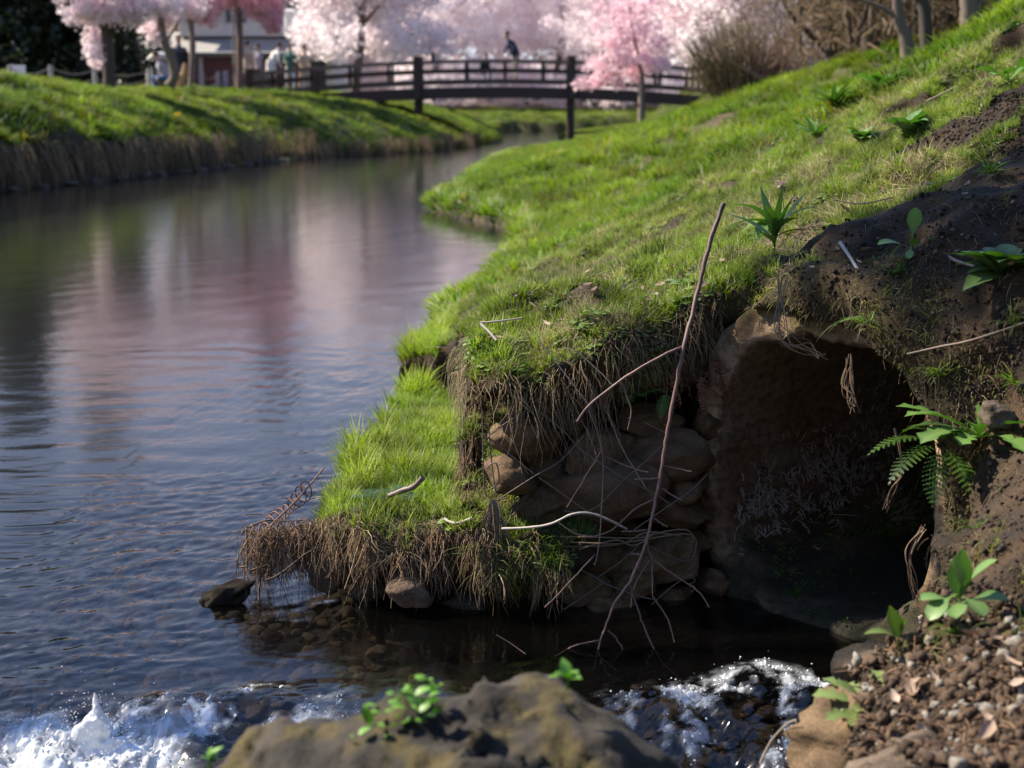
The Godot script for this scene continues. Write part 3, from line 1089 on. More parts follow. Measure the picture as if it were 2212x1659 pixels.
# ------------------------------------------------------------------ the caged stones
func gabion() -> void:
	var base := pt(1290, 1180, 4.9)
	var root := thing("stone_gabion", "wall of brown angular stones held behind rusty diamond wire under the turf", "gabion wall", base)
	# x, y, width, height in the photograph, distance
	var list := [[1135, 944, 128, 122, 4.86], [1098, 1034, 108, 88, 4.84], [1168, 1012, 96, 70, 4.93], [1288, 972, 150, 122, 4.88], [1293, 1056, 256, 118, 4.86], [1452, 968, 150, 108, 4.90], [1482, 1046, 112, 66, 4.90], [1468, 1104, 138, 66, 4.90], [1173, 1094, 146, 82, 4.88], [1276, 1136, 100, 50, 4.90], [1288, 1209, 150, 86, 4.84], [1420, 1207, 184, 92, 4.86], [1376, 1258, 116, 74, 4.80], [1534, 1254, 76, 66, 4.92], [1256, 1270, 110, 66, 4.78], [1404, 908, 110, 76, 4.95], [1215, 905, 90, 70, 4.96], [1365, 1150, 110, 50, 4.96], [1500, 1158, 100, 56, 4.99], [1220, 1010, 80, 90, 4.99], [1385, 1020, 90, 100, 5.0], [1200, 1160, 110, 60, 4.96], [1318, 1310, 120, 70, 4.76], [1460, 1310, 140, 70, 4.84], [1530, 905, 60, 90, 5.0]]
	for q in list:
		var at := pt(q[0], q[1], q[4])
		var k: float = q[4] * 1.03 / FOCAL
		var sz := Vector3(q[2] * 0.56 * k, q[3] * 0.58 * k, rr(0.10, 0.13))
		var stone_tone: float = rr(0.8, 1.15)  # random tone of each stone
		var m := rock_mesh(sz * Vector3(1.16, 1.14, 1.0), 0.10, 15, Color(0.115, 0.076, 0.043) * stone_tone, Color(0.20, 0.14, 0.085) * stone_tone, (0.10 if q[1] < 930 else -0.2) if q[1] < 1200 else 0.05, 44, 28)
		var o := put("stone", m.commit(M.rock), root)
		o.position = at - base
		o.rotation = Vector3(rr(-0.25, 0.25), rr(-0.3, 0.3), rr(-0.14, 0.14))
	# the wire cage: paths traced along its strands, kinked where they twist together
	var wires := [
		[[1040, 958, 4.74], [1072, 925, 4.73], [1135, 886, 4.74]], [[1070, 1083, 4.73], [1154, 1030, 4.72], [1207, 995, 4.72], [1262, 944, 4.73]],
		[[1036, 936, 4.74], [1070, 957, 4.73], [1154, 1023, 4.72]], [[1156, 884, 4.75], [1216, 931, 4.73], [1262, 975, 4.73], [1348, 1030, 4.72]],
		[[1220, 1102, 4.72], [1260, 1106, 4.72], [1296, 1090, 4.71], [1347, 1038, 4.71], [1391, 1000, 4.72], [1440, 957, 4.73]],
		[[1164, 1034, 4.72], [1200, 1058, 4.72], [1267, 1102, 4.72]], [[1348, 1034, 4.71], [1400, 1062, 4.72], [1446, 1087, 4.73]],
		[[1369, 1145, 4.72], [1446, 1090, 4.72], [1490, 1060, 4.74], [1527, 1025, 4.76]], [[1387, 910, 4.76], [1442, 940, 4.76]],
		[[1288, 1252, 4.70], [1340, 1212, 4.71], [1382, 1177, 4.72]], [[1224, 1217, 4.71], [1297, 1255, 4.69], [1290, 1272, 4.69], [1216, 1316, 4.68]],
		[[1297, 1256, 4.69], [1365, 1286, 4.69], [1420, 1300, 4.7]], [[1403, 1183, 4.72], [1480, 1213, 4.73], [1500, 1190, 4.74], [1497, 1160, 4.75]],
		[[1408, 1307, 4.72], [1450, 1270, 4.73], [1494, 1235, 4.74]], [[1045, 914, 4.73], [1047, 1050, 4.71], [1058, 1073, 4.71]], [[1058, 914, 4.73], [1064, 1000, 4.71], [1071, 1077, 4.71]],
		[[1052, 1060, 4.71], [1076, 1040, 4.70], [1073, 1000, 4.70], [1050, 1012, 4.71]]]
	for q in wires:
		var m := MB.new()
		m.tube(smooth_path(jitter(sight(q), 0.004), 5), 0.0023, 0.0022, 6, Color(0.13, 0.105, 0.085), Color(0.17, 0.13, 0.10))
		var o := put("wire", m.commit(M.rust), root)
		o.position = -base
	var bundle := [[[1207, 1162, 4.70], [1292, 1158, 4.69], [1378, 1162, 4.70], [1440, 1152, 4.71], [1478, 1147, 4.72], [1496, 1160, 4.73], [1488, 1205, 4.74]], [[1212, 1182, 4.69], [1318, 1176, 4.69], [1395, 1163, 4.69], [1485, 1153, 4.72], [1502, 1175, 4.73], [1492, 1215, 4.74]], [[1230, 1172, 4.68], [1300, 1170, 4.68], [1350, 1168, 4.69], [1400, 1150, 4.70], [1470, 1160, 4.71]], [[1250, 1187, 4.68], [1330, 1166, 4.67], [1372, 1178, 4.68], [1420, 1150, 4.70]]]
	for q in bundle:
		var m := MB.new()
		m.tube(smooth_path(jitter(sight(q), 0.006), 6), 0.0028, 0.0026, 6, Color(0.17, 0.12, 0.07), Color(0.22, 0.16, 0.10))
		var o := put("binding_wire", m.commit(M.rust), root)
		o.position = -base
	var coil := MB.new()
	var path := []
	for k in 70:
		var f := k / 69.0
		path.append(pt(1488 + 6 * f, 1155 + 120 * f, 4.735) + Vector3(cos(f * 46.0), 0, sin(f * 46.0)) * 0.013)
	coil.tube(path, 0.002, 0.002, 5, Color(0.16, 0.12, 0.09))
	var co := put("wire_coil", coil.commit(M.rust), root)
	co.position = -base
	# stones under the lower step, standing in the water
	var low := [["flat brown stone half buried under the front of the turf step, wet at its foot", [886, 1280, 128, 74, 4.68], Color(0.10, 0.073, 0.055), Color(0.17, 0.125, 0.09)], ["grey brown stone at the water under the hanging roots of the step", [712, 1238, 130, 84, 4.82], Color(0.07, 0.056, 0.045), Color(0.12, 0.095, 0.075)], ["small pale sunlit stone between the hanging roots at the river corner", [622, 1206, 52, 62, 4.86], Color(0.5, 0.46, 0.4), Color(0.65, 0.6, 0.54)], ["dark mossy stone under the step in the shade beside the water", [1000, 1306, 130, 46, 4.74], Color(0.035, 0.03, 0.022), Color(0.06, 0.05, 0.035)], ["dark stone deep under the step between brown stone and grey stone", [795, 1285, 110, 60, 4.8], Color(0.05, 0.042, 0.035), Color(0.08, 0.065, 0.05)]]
	for q in low:
		var a: Array = q[1]
		var k: float = a[4] * 1.03 / FOCAL
		var m := rock_mesh(Vector3(a[2] * 0.5 * k, a[3] * 0.5 * k, 0.08), 0.15, 10, q[2], q[3], -0.15, 26, 16)
		var o := solo("river_stone", m.commit(M.rock), q[0], "stone", pt(a[0], a[1], a[4]))
		o.rotation = Vector3(rr(-0.3, 0.3), rr(-0.5, 0.5), rr(-0.15, 0.15))
	# the dark slab that breaks the water by the corner
	var m2 := rock_mesh(Vector3(0.125, 0.035, 0.05), 0.35, 8, Color(0.012, 0.011, 0.010), Color(0.035, 0.03, 0.026), 0.0, 30, 16)
	var sl := solo("wet_slab", m2.commit(M.wet_rock), "black wet slab of rock slanting out of the river at the corner of the step", "rock", pt(478, 1292, 4.75))
	sl.rotation = Vector3(0.2, 0.15, 0.42)

# ------------------------------------------------------------------ what hangs from the turf
func fringe() -> void:
	# roots and dead grass hanging from the overhanging lip
	var m := MB.new()
	for k in 820:
		var f := rng.randf()
		var x := lerpf(965, 1560, f)
		var y := tab([[965, 800], [1000, 840], [1100, 860], [1250, 850], [1330, 800], [1400, 760], [1480, 745], [1560, 700]], x) + rr(-75, 45)
		var p := on(x, y)
		if -p.z > 5.4: continue
		var nr := sd_normal(p)
		var col := Color(0.17, 0.115, 0.06).lerp(Color(0.40, 0.29, 0.165), rng.randf())
		if x > 1330: col = col * 0.8
		strand(m, p, nr + Vector3(rr(-0.8, 0.8), rr(-0.7, 0.3), rr(0, 0.4)), rr(0.04, 0.15) * (1.0 if x < 1330 else 0.8), rr(1.0, 3.0), rr(0.0007, 0.0014), col, rr(0.15, 0.5), 8)
	# on the crumbling soil under the left corner
	for k in 260:
		var p := on(rr(985, 1048), rr(850, 1075))
		if -p.z > 5.6: continue
		strand(m, p, sd_normal(p) + Vector3(rr(-0.8, 0.8), rr(-0.9, 0.3), rr(0, 0.5)), rr(0.03, 0.10), rr(1.0, 3.0), rr(0.0008, 0.0018), Color(0.13, 0.08, 0.045).lerp(Color(0.30, 0.20, 0.12), rng.randf()), 0.4)
	# the longest ones, in front of the stones
	for k in 70:
		var x := rr(1090, 1330)
		var p := on(x, rr(815, 880))
		if -p.z > 5.4: continue
		strand(m, p + Vector3(0, 0, 0.02), Vector3(rr(-0.5, 0.5), -0.6, 0.5), rr(0.12, 0.30), 2.0, rr(0.0006, 0.0011), Color(0.30, 0.23, 0.15), 0.28, 10)
	solo("hanging_roots", m.commit(M.root), "tan roots and dead grass hanging over the stones from the overhanging turf lip", "roots", Vector3.ZERO, "", "stuff")
	m = MB.new()
	for k in 1500:
		var x := rr(975, 1540)
		var y := tab([[975, 800], [1100, 850], [1250, 845], [1330, 800], [1400, 760], [1480, 745], [1540, 720]], x) + rr(-90, 70)
		var p := on(x, y)
		if -p.z > 5.4: continue
		var g := n3(p, 7.0)
		if g < -0.12: continue
		var c := Color(0.10, 0.095, 0.02).lerp(Color(0.07, 0.12, 0.02), rng.randf())
		if rng.randf() < 0.25: c = Color(0.13, 0.22, 0.035)
		blade(m, p, sd_normal(p) + Vector3(rr(-0.9, 0.9), rr(-0.6, 0.8), rr(0, 0.5)), rr(0.008, 0.03) * (2.2 if c.g > 0.2 else 1.0), 0.0026, rr(0.5, 2.5), c, 3)
	solo("lip_moss", m.commit(M.moss), "olive moss and short green blades growing on the face of the overhanging turf lip", "moss", Vector3.ZERO, "", "stuff")
	# bright straw at the sunlit corner of the lip
	m = MB.new()
	for k in 300:
		var p := on(rr(955, 1010), rr(745, 880))
		if -p.z > 5.6: continue
		strand(m, p, Vector3(rr(-1.4, 0.1), rr(-0.2, 0.5), rr(-0.2, 0.9)), rr(0.05, 0.15), rr(2.0, 4.0), rr(0.0007, 0.0013), Color(0.42, 0.36, 0.21) * rr(0.8, 1.2), 0.2)
	solo("straw_tuft", m.commit(M.dry), "sunlit straw coloured grass drooping from the left corner of the turf lip", "dry grass", Vector3.ZERO, "", "stuff")
	# the matted roots on the front of the lower step
	m = MB.new()
	for k in 3000:
		var f := rng.randf()
		var x := lerpf(630, 1230, f)
		var y0 := tab([[640, 1105], [760, 1095], [900, 1085], [1050, 1085], [1230, 1150]], x)
		var y1 := tab([[640, 1215], [760, 1215], [900, 1225], [1050, 1260], [1230, 1290]], x)
		var p := on(x, lerpf(y0, y1, rng.randf()))
		if -p.z > 5.3: continue
		var thick := n2(x, 3.0, 0.012) + 0.6 * n2(x, 9.0, 0.04)
		if thick < -0.3 and rng.randf() < 0.75: continue
		var col := Color(0.14, 0.088, 0.048).lerp(Color(0.31, 0.205, 0.125), rng.randf())
		if rng.randf() < 0.12: col = Color(0.40, 0.31, 0.21)
		strand(m, p, Vector3(rr(-1, 1), rr(-0.3, 0.7), rr(0.2, 1.2)), rr(0.03, 0.13) * clampf(0.9 + thick, 0.4, 1.5), rr(1.0, 4.5), rr(0.0007, 0.0016), col, rr(0.2, 0.5))
	solo("root_mat", m.commit(M.root), "brown matted roots and dead grass draped over the front of the low turf step", "roots", Vector3.ZERO, "", "stuff")
	m = MB.new()
	for k in 900:
		var x := lerpf(548, 720, rng.randf())
		var y := lerpf(1150, 1115, (x - 548) / 172.0) + rr(-4, 70)
		var p := on(x, y)
		if -p.z > 5.1 or p.y < 0.03: p = pt(x, y, rr(4.82, 4.92))
		strand(m, p, Vector3(rr(-1.2, 0.8), rr(-0.5, 0.7), rr(0.0, 1.1)), rr(0.04, 0.15), rr(1.5, 4.0), rr(0.0007, 0.0020), Color(0.12, 0.075, 0.045).lerp(Color(0.30, 0.20, 0.12), rng.randf()), rr(0.2, 0.55))
	solo("root_mat", m.commit(M.root), "brown root mat thinning out towards the outer left tip of the step", "roots", Vector3.ZERO, "", "stuff")
	# a fan of dry straw where the upright wires meet the step
	m = MB.new()
	var o := pt(1066, 1085, 4.72)
	for k in 120:
		strand(m, o + Vector3(rr(-0.012, 0.012), rr(-0.01, 0.012), 0.0), Vector3(rr(-0.75, 0.65), -1.0, rr(0.0, 0.5)), rr(0.10, 0.26), 0.6, rr(0.0009, 0.0014), Color(0.33, 0.25, 0.17) * rr(0.7, 1.2), 0.07)
	solo("straw_fan", m.commit(M.dry), "fan of dry straw spreading down from the foot of the upright wires", "dry grass", Vector3.ZERO, "", "stuff")
	# green grass trailing to the water at the end of the step
	m = MB.new()
	for k in 330:
		var x := rr(1010, 1225)
		var p := on(x, rr(1170, 1300))
		if -p.z > 5.2: continue
		blade(m, p, Vector3(rr(-0.9, 1.0), rr(-0.1, 1.0), rr(0.1, 1.0)), rr(0.06, 0.15), rr(0.0022, 0.0036), rr(0.8, 2.6), Color(0.10, 0.19, 0.03).lerp(Color(0.20, 0.26, 0.06), rng.randf()))
	solo("trailing_grass", m.commit(M.blade), "green grass trailing down to the dark water from the end of the step", "grass", Vector3.ZERO, "", "stuff")
	# short green moss and grass on the face of the step
	m = MB.new()
	for k in 160:
		var x := 735 + rng.randfn() * 45
		var p := on(x, rr(1120, 1215))
		if -p.z > 5.2: continue
		blade(m, p, Vector3(rr(-0.9, 1.0), rr(-0.3, 1.0), rr(0.2, 1.0)), rr(0.03, 0.06), 0.0022, 1.5, Color(0.13, 0.15, 0.03))
	solo("moss_patch", m.commit(M.blade), "olive moss and short grass on the root covered front of the step", "moss", Vector3.ZERO, "", "stuff")
	# roots of the corner, hanging over the river from a bent wire
	m = MB.new()
	for k in 230:
		var x := rr(525, 675)
		var y := lerpf(1142, 1128, (x - 530) / 135.0) + rr(-10, 45)
		strand(m, pt(x, y, rr(4.78, 4.92)), Vector3(rr(-1, 1), rr(-1, 0.3), rr(-0.4, 0.6)), rr(0.04, 0.20), 2.0, rr(0.0008, 0.0026), Color(0.12, 0.075, 0.05).lerp(Color(0.24, 0.16, 0.10), rng.randf()), rr(0.2, 0.55), 8, 4)
	for q in [[[525, 1150, 4.85], [560, 1130, 4.85], [600, 1126, 4.86], [660, 1124, 4.86]], [[545, 1232, 4.8], [600, 1210, 4.8], [635, 1180, 4.8], [668, 1150, 4.8]], [[512, 1212, 4.8], [530, 1225, 4.78], [530, 1180, 4.8], [534, 1140, 4.84]], [[575, 1252, 4.75], [620, 1230, 4.75], [660, 1200, 4.76], [690, 1180, 4.78]], [[560, 1300, 4.78], [562, 1250, 4.8], [556, 1190, 4.82], [558, 1135, 4.85]]]:
		m.tube(smooth_path(jitter(smooth_path(sight(q), 2), 0.007), 4), 0.0038, 0.0022, 5, Color(0.12, 0.08, 0.055), null, 0.2)
	solo("corner_roots", m.commit(M.root), "tangle of brown roots hanging over the river at the outer corner of the step", "roots", Vector3.ZERO, "", "stuff")
	# roots in front of the culvert
	var rp := [["thick tan root strand hanging from the moss above the culvert mouth", [[1694, 600, 4.50], [1686, 690, 4.42], [1700, 735, 4.40], [1738, 752, 4.38], [1775, 768, 4.36]], 9, 0.020], ["knotted brown roots hanging from moss inside the right side of the culvert mouth", [[1838, 770, 4.22], [1830, 830, 4.20], [1842, 860, 4.19], [1848, 884, 4.19]], 8, 0.018], ["long thin root dangling along the right edge of the culvert mouth", [[1936, 930, 4.12], [1948, 1010, 4.10], [1930, 1060, 4.10], [1912, 1104, 4.10]], 5, 0.008], ["pale dry root bundle on the right rim low down by the culvert water", [[1996, 1140, 4.06], [1964, 1190, 4.04], [1972, 1250, 4.03], [1984, 1310, 4.02]], 8, 0.012]]
	for q in rp:
		m = MB.new()
		var path := sight(q[1])
		for k in q[2]:
			var c := Color(0.20, 0.135, 0.085) * rr(0.7, 1.4)
			m.tube(smooth_path(jitter(path, q[3]), 6), rr(0.0010, 0.0022), rr(0.0006, 0.001), 5, c)
		solo("root_strand", m.commit(M.root), q[0], "root", Vector3.ZERO)

# ------------------------------------------------------------------ the fallen branch
func twig(root: Node3D, base: Vector3, called: String, a: Array, r0: float, r1: float, buds := true) -> void:
	var raw := []
	for k in a.size():
		var q: Array = a[k]
		var D: float = q[2] if q.size() > 2 else branch_depth(q[1])
		raw.append(pt(q[0], q[1], D))
	var path := smooth_path(raw, 5)
	for k in range(1, path.size() - 1): path[k] += Vector3(rr(-1, 1), rr(-1, 1), rr(-1, 1)) * 0.0016
	var m := MB.new()
	m.tube(path, r0, r1, 7, Color(0.075, 0.042, 0.038), Color(0.33, 0.19, 0.155), 0.12)
	if buds:
		for k in range(3, path.size() - 1, 4):
			var d: Vector3 = (path[k + 1] - path[k]).normalized()
			var s := d.cross(Vector3(0.1, 0.2, 1)).normalized() * (1.0 if rng.randf() < 0.5 else -1.0)
			m.tube([path[k], path[k] + (s + d * 0.8).normalized() * rr(0.004, 0.010)], 0.0016, 0.0006, 4, Color(0.2, 0.12, 0.1))
	var o := put(called, m.commit(M.twig), root)
	o.position = -base

func branch_depth(y: float) -> float:
	return tab([[430, 4.74], [640, 4.64], [760, 4.56], [1000, 4.50], [1480, 4.30]], y)

func branches() -> void:
	var base := pt(1560, 470, 4.74)
	var root := thing("fallen_branch", "long thin reddish brown branch leaning down the bank with bare twigs reaching the water", "branch", base)
	twig(root, base, "stem", [[1564, 440], [1541, 500], [1522, 570], [1505, 640], [1478, 750], [1461, 833], [1446, 906], [1436, 966], [1428, 1021], [1416, 1077], [1399, 1158], [1378, 1218], [1361, 1256], [1331, 1297], [1314, 1337], [1297, 1384], [1282, 1444]], 0.0080, 0.0024, false)
	for q in [[[1297, 1384], [1246, 1393], [1222, 1404], [1199, 1418]], [[1361, 1258], [1378, 1316], [1399, 1371], [1434, 1435], [1476, 1470]], [[1399, 1160], [1408, 1205], [1459, 1243], [1506, 1275], [1532, 1312]], [[1408, 1207], [1374, 1256], [1362, 1312]], [[1409, 1207], [1410, 1290]], [[1410, 1288], [1442, 1337], [1457, 1388]], [[1416, 1077], [1370, 1102], [1310, 1151], [1250, 1156], [1207, 1128]], [[1430, 1006], [1463, 1012], [1494, 1019]], [[1427, 1055], [1474, 1081]], [[1412, 1120], [1442, 1138]], [[1424, 1034], [1370, 1034]], [[1399, 1145], [1342, 1148]], [[1363, 1196], [1384, 1198]], [[1313, 1360], [1335, 1384], [1346, 1406]], [[1298, 1420], [1330, 1448]]]:
		twig(root, base, "twig", q, 0.0032, 0.0014)
	twig(root, base, "side_branch", [[1476, 750], [1442, 762], [1351, 815], [1273, 876], [1245, 911]], 0.0052, 0.0032)
	for q in [[[1271, 878], [1301, 974], [1301, 1072], [1293, 1183], [1284, 1222]], [[1302, 985], [1367, 1012], [1400, 1020]], [[1300, 972], [1276, 1012], [1224, 1096]], [[1286, 1198], [1220, 1269], [1177, 1312]], [[1342, 824], [1362, 880], [1356, 928]], [[1308, 872], [1335, 948], [1369, 1012], [1395, 1055]]]:
		twig(root, base, "twig", q, 0.0026, 0.0013)
	# loose sticks
	var st := [["thin bare twig slanting across the turf lip from the dead leaves", [[1164, 734, 4.68], [1223, 809, 4.60], [1273, 876, 4.55]], 0.0018, 0.0012, Color(0.30, 0.24, 0.2)],
		["thin dry twig lying over the lip above the side branch", [[1236, 750, 4.68], [1290, 798, 4.62], [1323, 831, 4.58]], 0.0016, 0.0010, Color(0.28, 0.22, 0.17)],
		["pale bent stick lying across the top of the grass step in front of the stones", [[1084, 1143, 4.62], [1145, 1141, 4.58], [1190, 1131, 4.56], [1235, 1110, 4.55], [1272, 1108, 4.55], [1310, 1120, 4.56], [1354, 1142, 4.58]], 0.0042, 0.0036, Color(0.36, 0.33, 0.29)],
		["short dark broken stick standing out of the grass on the low step", [[842, 1072, 4.86], [868, 1060, 4.84], [892, 1052, 4.82], [914, 1032, 4.80]], 0.0085, 0.0095, Color(0.17, 0.135, 0.115)],
		["straight pale grey stick stuck in the bare earth above the culvert", [[1814, 524, 4.60], [1850, 575, 4.50], [1872, 620, 4.42], [1902, 658, 4.34]], 0.0055, 0.0042, Color(0.42, 0.38, 0.35)],
		["crooked pale stick poking from the soil beside the leafy rosette", [[2034, 543, 4.42], [2065, 562, 4.36], [2112, 578, 4.3]], 0.0055, 0.0035, Color(0.36, 0.28, 0.22)],
		["long thin brown twig lying over the bare earth right of the culvert", [[1960, 764, 4.16], [2030, 750, 4.12], [2100, 735, 4.08], [2215, 698, 4.04]], 0.0028, 0.0036, Color(0.22, 0.16, 0.12)],
		["short pale stick lying on the sunlit crest of the lip", [[1035, 697, 4.9], [1080, 693, 4.9], [1130, 688, 4.92]], 0.0035, 0.0028, Color(0.38, 0.32, 0.26)],
		["grey weathered stick lying on the turf near the left corner of the lip", [[1040, 700, 4.80], [1056, 718, 4.77], [1074, 735, 4.74]], 0.0045, 0.004, Color(0.34, 0.31, 0.29)],
		["bleached stick lying in the roots on top of the low step", [[960, 1122, 4.72], [985, 1130, 4.69], [1020, 1118, 4.68]], 0.006, 0.004, Color(0.42, 0.37, 0.32)],
		["thin reddish twig floating on the dark water below the trailing grass", [[1071, 1372, 4.28], [1100, 1388, 4.26], [1136, 1412, 4.22]], 0.0018, 0.0012, Color(0.25, 0.13, 0.1)],
		["thin branch lying along the soil crest on the upper right", [[1800, 430, 5.1], [1860, 440, 5.05], [1930, 425, 5.05]], 0.003, 0.002, Color(0.24, 0.17, 0.12)],
		["brown twig lying on the bare earth near the right edge", [[2060, 480, 4.6], [2090, 500, 4.55], [2140, 512, 4.5]], 0.0025, 0.002, Color(0.2, 0.15, 0.11)],
		["straw coloured stalk lying on the slope behind the leafy plant", [[2000, 220, 7.6], [2060, 190, 7.9], [2110, 160, 8.2]], 0.006, 0.004, Color(0.38, 0.30, 0.2)],
		["curved stalk leaning from the foreground stones over the white water", [[1642, 1648, 2.9], [1665, 1600, 2.9], [1700, 1565, 2.88], [1720, 1555, 2.86]], 0.003, 0.002, Color(0.3, 0.25, 0.2)]]
	for q in st:
		var m := MB.new()
		m.tube(smooth_path(jitter(sight(q[1]), 0.002), 5), q[2], q[3], 7, q[4], (q[4] as Color) * 0.85, 0.12)
		solo("stick", m.commit(M.twig), q[0], "stick")
	# the loose binding spirals on the outer corner
	var coil_root := thing("rusty_wire_spiral", "rusty spiral of binding wire uncoiled along the river edge of the step", "wire", pt(600, 1130, 4.9))
	var bp := pt(600, 1130, 4.9)
	var m3 := MB.new()
	var path := []
	for k in 150:
		var f := k / 149.0
		var ax := pt(lerpf(572, 668, f), lerpf(1150, 1052, f), lerpf(4.86, 5.25, f))
		path.append(ax + (Vector3(0.8, 0, 0.6) * cos(f * 56.0) + Vector3.UP * sin(f * 56.0)) * (0.026 + 0.007 * sin(f * 9.0)) - bp)
	m3.tube(path, 0.0024, 0.0024, 6, Color(0.20, 0.10, 0.055), Color(0.15, 0.08, 0.05))
	put("spiral", m3.commit(M.rust), coil_root)
	m3 = MB.new()
	m3.tube(smooth_path(sight([[552, 1165, 4.85], [600, 1120, 4.92], [650, 1070, 5.1], [700, 1010, 5.6]]), 6).map(func(p): return p - bp), 0.003, 0.003, 6, Color(0.17, 0.09, 0.055))
	put("edge_wire", m3.commit(M.rust), coil_root)

# ------------------------------------------------------------------ plants that stand out
func plants() -> void:
	var g := Color(0.12, 0.235, 0.05)
	# tall lance-leaved plant with dead-nettle flowers beside the branch top
	var at := on(1672, 545)
	plant("tall_leafy_plant", "tall plant with long pointed leaves standing beside the top of the fallen branch", "plant", at, [[0.08, 1, 0.1, 0.21, 0.04, 0.35, 0], [0.5, 1, 0.0, 0.21, 0.04, 0.6, 0], [-0.65, 0.8, 0.2, 0.19, 0.036, 1.2, 0], [-1, 0.5, 0.2, 0.20, 0.036, 1.3, 0], [-0.5, 0.5, 0.5, 0.16, 0.036, 0.9, 0], [0.25, 0.9, 0.3, 0.17, 0.036, 0.5, 0], [-0.2, 1.0, -0.3, 0.19, 0.036, 0.4, 0], [0.8, 0.5, 0.2, 0.13, 0.03, 0.8, 0], [-0.3, 0.8, 0.5, 0.13, 0.034, 1.0, 0], [0.5, 0.7, 0.5, 0.12, 0.032, 1.0, 0], [-0.8, 0.7, -0.1, 0.18, 0.034, 0.6, 0], [0.9, 0.7, -0.2, 0.17, 0.034, 0.6, 0]], g, 0.09)
	plant("drooping_leafy_plant", "lance leaved plant drooping over the earth below the tall plant", "plant", on(1652, 500) + Vector3(0, 0.01, 0.02), [[-0.7, 0.4, 0.6, 0.12, 0.03, 1.2, 0], [-0.2, 0.3, 0.9, 0.14, 0.034, 1.5, 0], [-0.5, 0.0, 0.8, 0.13, 0.034, 1.6, 0], [0.4, 0.3, 0.8, 0.10, 0.028, 1.2, 0], [-1, 0.3, 0.2, 0.11, 0.026, 1.0, 0], [0.0, 0.6, 0.6, 0.10, 0.03, 1.4, 0], [-0.3, -0.4, 0.8, 0.12, 0.034, 0.9, 0]], Color(0.10, 0.21, 0.05), 0.03)
	for q in [[1688, 402, 4.95, "upper purple dead nettle flower head in front of the tall leafy plant"], [1716, 432, 4.95, "lower purple dead nettle flower head beside the tall leafy plant"]]:
		var foot := on(q[0] + 4, 500)
		var head := pt(q[0], q[1], -foot.z - 0.03)
		var r := thing("dead_nettle", q[3], "flower", foot)
		var m := MB.new()
		m.tube([Vector3.ZERO, (head - foot) * 0.5 + Vector3(0.006, 0, 0), head - foot], 0.0018, 0.0015, 5, Color(0.16, 0.09, 0.07))
		put("stem", m.commit(M.leaf), r)
		for k in 7:
			var lm := leaf_mesh(Vector3(cos(k * 2.4), 0.25, sin(k * 2.4)), 0.02, 0.016, 1.6, 3, Color(0.10, 0.07, 0.055))
			var o := put("leaf", lm.commit(M.leaf), r)
			o.position = head - foot + Vector3(0, -0.004 * k + 0.008, 0)
		m = MB.new()
		for k in 14:
			leaf_disc(m, head - foot + Vector3(rr(-.013, .013), rr(-0.004, .02), rr(-.013, .013)), Vector3(rr(-1, 1), rr(0, 1), rr(-1, 1)).normalized(), rr(0.003, 0.006), Color(0.36, 0.17, 0.33))
		put("petals", m.commit(M.petal), r)
	plant("seedling", "small green seedling with spoon shaped leaves alone on the bare earth", "plant", on(1968, 545), [[0.05, 1, 0.0, 0.11, 0.042, 0.3, 1], [-0.9, 0.55, 0.2, 0.11, 0.044, 0.9, 1], [0.85, 0.4, 0.2, 0.095, 0.036, 0.8, 1], [0.1, 0.8, 0.5, 0.05, 0.028, 0.8, 1], [-0.3, -0.2, 0.8, 0.06, 0.025, 0.8, 1]], Color(0.11, 0.22, 0.06), 0.025)
	plant("leafy_rosette", "dense dark green rosette of broad leaves on the earth at the right edge", "plant", on(2160, 610) + Vector3(0, 0.01, 0), rosette(22, 0.15, 0.055, 0.85, 0.9, 3) + [[-1, 0.1, 0.5, 0.14, 0.065, 0.8, 3], [-0.9, 0.3, 0.0, 0.13, 0.04, 0.6, 0]], Color(0.075, 0.15, 0.035), 0.03)
	plant("dandelion", "dandelion rosette with long toothed leaves on the right rim of the culvert", "plant", on(2110, 960) + Vector3(0, 0.02, 0.02), rosette(24, 0.24, 0.07, 0.65, 0.9, 2) + [[-0.1, 1, 0.1, 0.10, 0.035, 0.4, 2], [0.1, 0.9, 0.5, 0.09, 0.03, 0.4, 2]], Color(0.09, 0.19, 0.035), 0.0)
	var fr := thing("fern", "green fern fronds reaching left over the culvert mouth from its right rim", "fern", on(2030, 960))
	for q in [[-1, 0.5, 0.2, 0.24], [-0.8, 0.1, 0.6, 0.22], [0.9, 0.1, 0.4, 0.26], [0.3, -0.2, 0.9, 0.22], [-0.3, -0.5, 0.8, 0.2], [1.0, 0.35, 0.0, 0.28], [0.1, 0.6, 0.6, 0.2], [0.7, -0.3, 0.8, 0.24], [-0.6, 0.9, 0.3, 0.16]]:
		put("frond", frond_mesh(Vector3(q[0], q[1], q[2]), q[3] * rr(0.8, 1.05), 0.066, rr(0.5, 1.4), Color(0.13, 0.25, 0.04) * rr(0.7, 1.2)).commit(M.leaf), fr)
	plant("broad_leaf_plant", "plant with broad round green leaves on the soil bank right of the culvert water", "plant", on(2068, 1335) + Vector3(0, 0.02, 0), [[0.0, 1, 0.1, 0.11, 0.046, 0.2, 3], [-0.25, 1, 0.3, 0.075, 0.034, 0.3, 3], [-0.9, 0.45, 0.2, 0.085, 0.04, 0.7, 1], [0.7, 0.9, 0.0, 0.10, 0.046, 0.5, 1], [0.95, 0.5, 0.2, 0.10, 0.046, 0.7, 1], [0.4, 0.1, 0.9, 0.08, 0.042, 0.8, 1], [-0.9, 0.0, 0.7, 0.10, 0.042, 0.9, 1], [-0.3, 0.3, 0.9, 0.09, 0.04, 0.8, 1]], Color(0.11, 0.22, 0.055), 0.05)
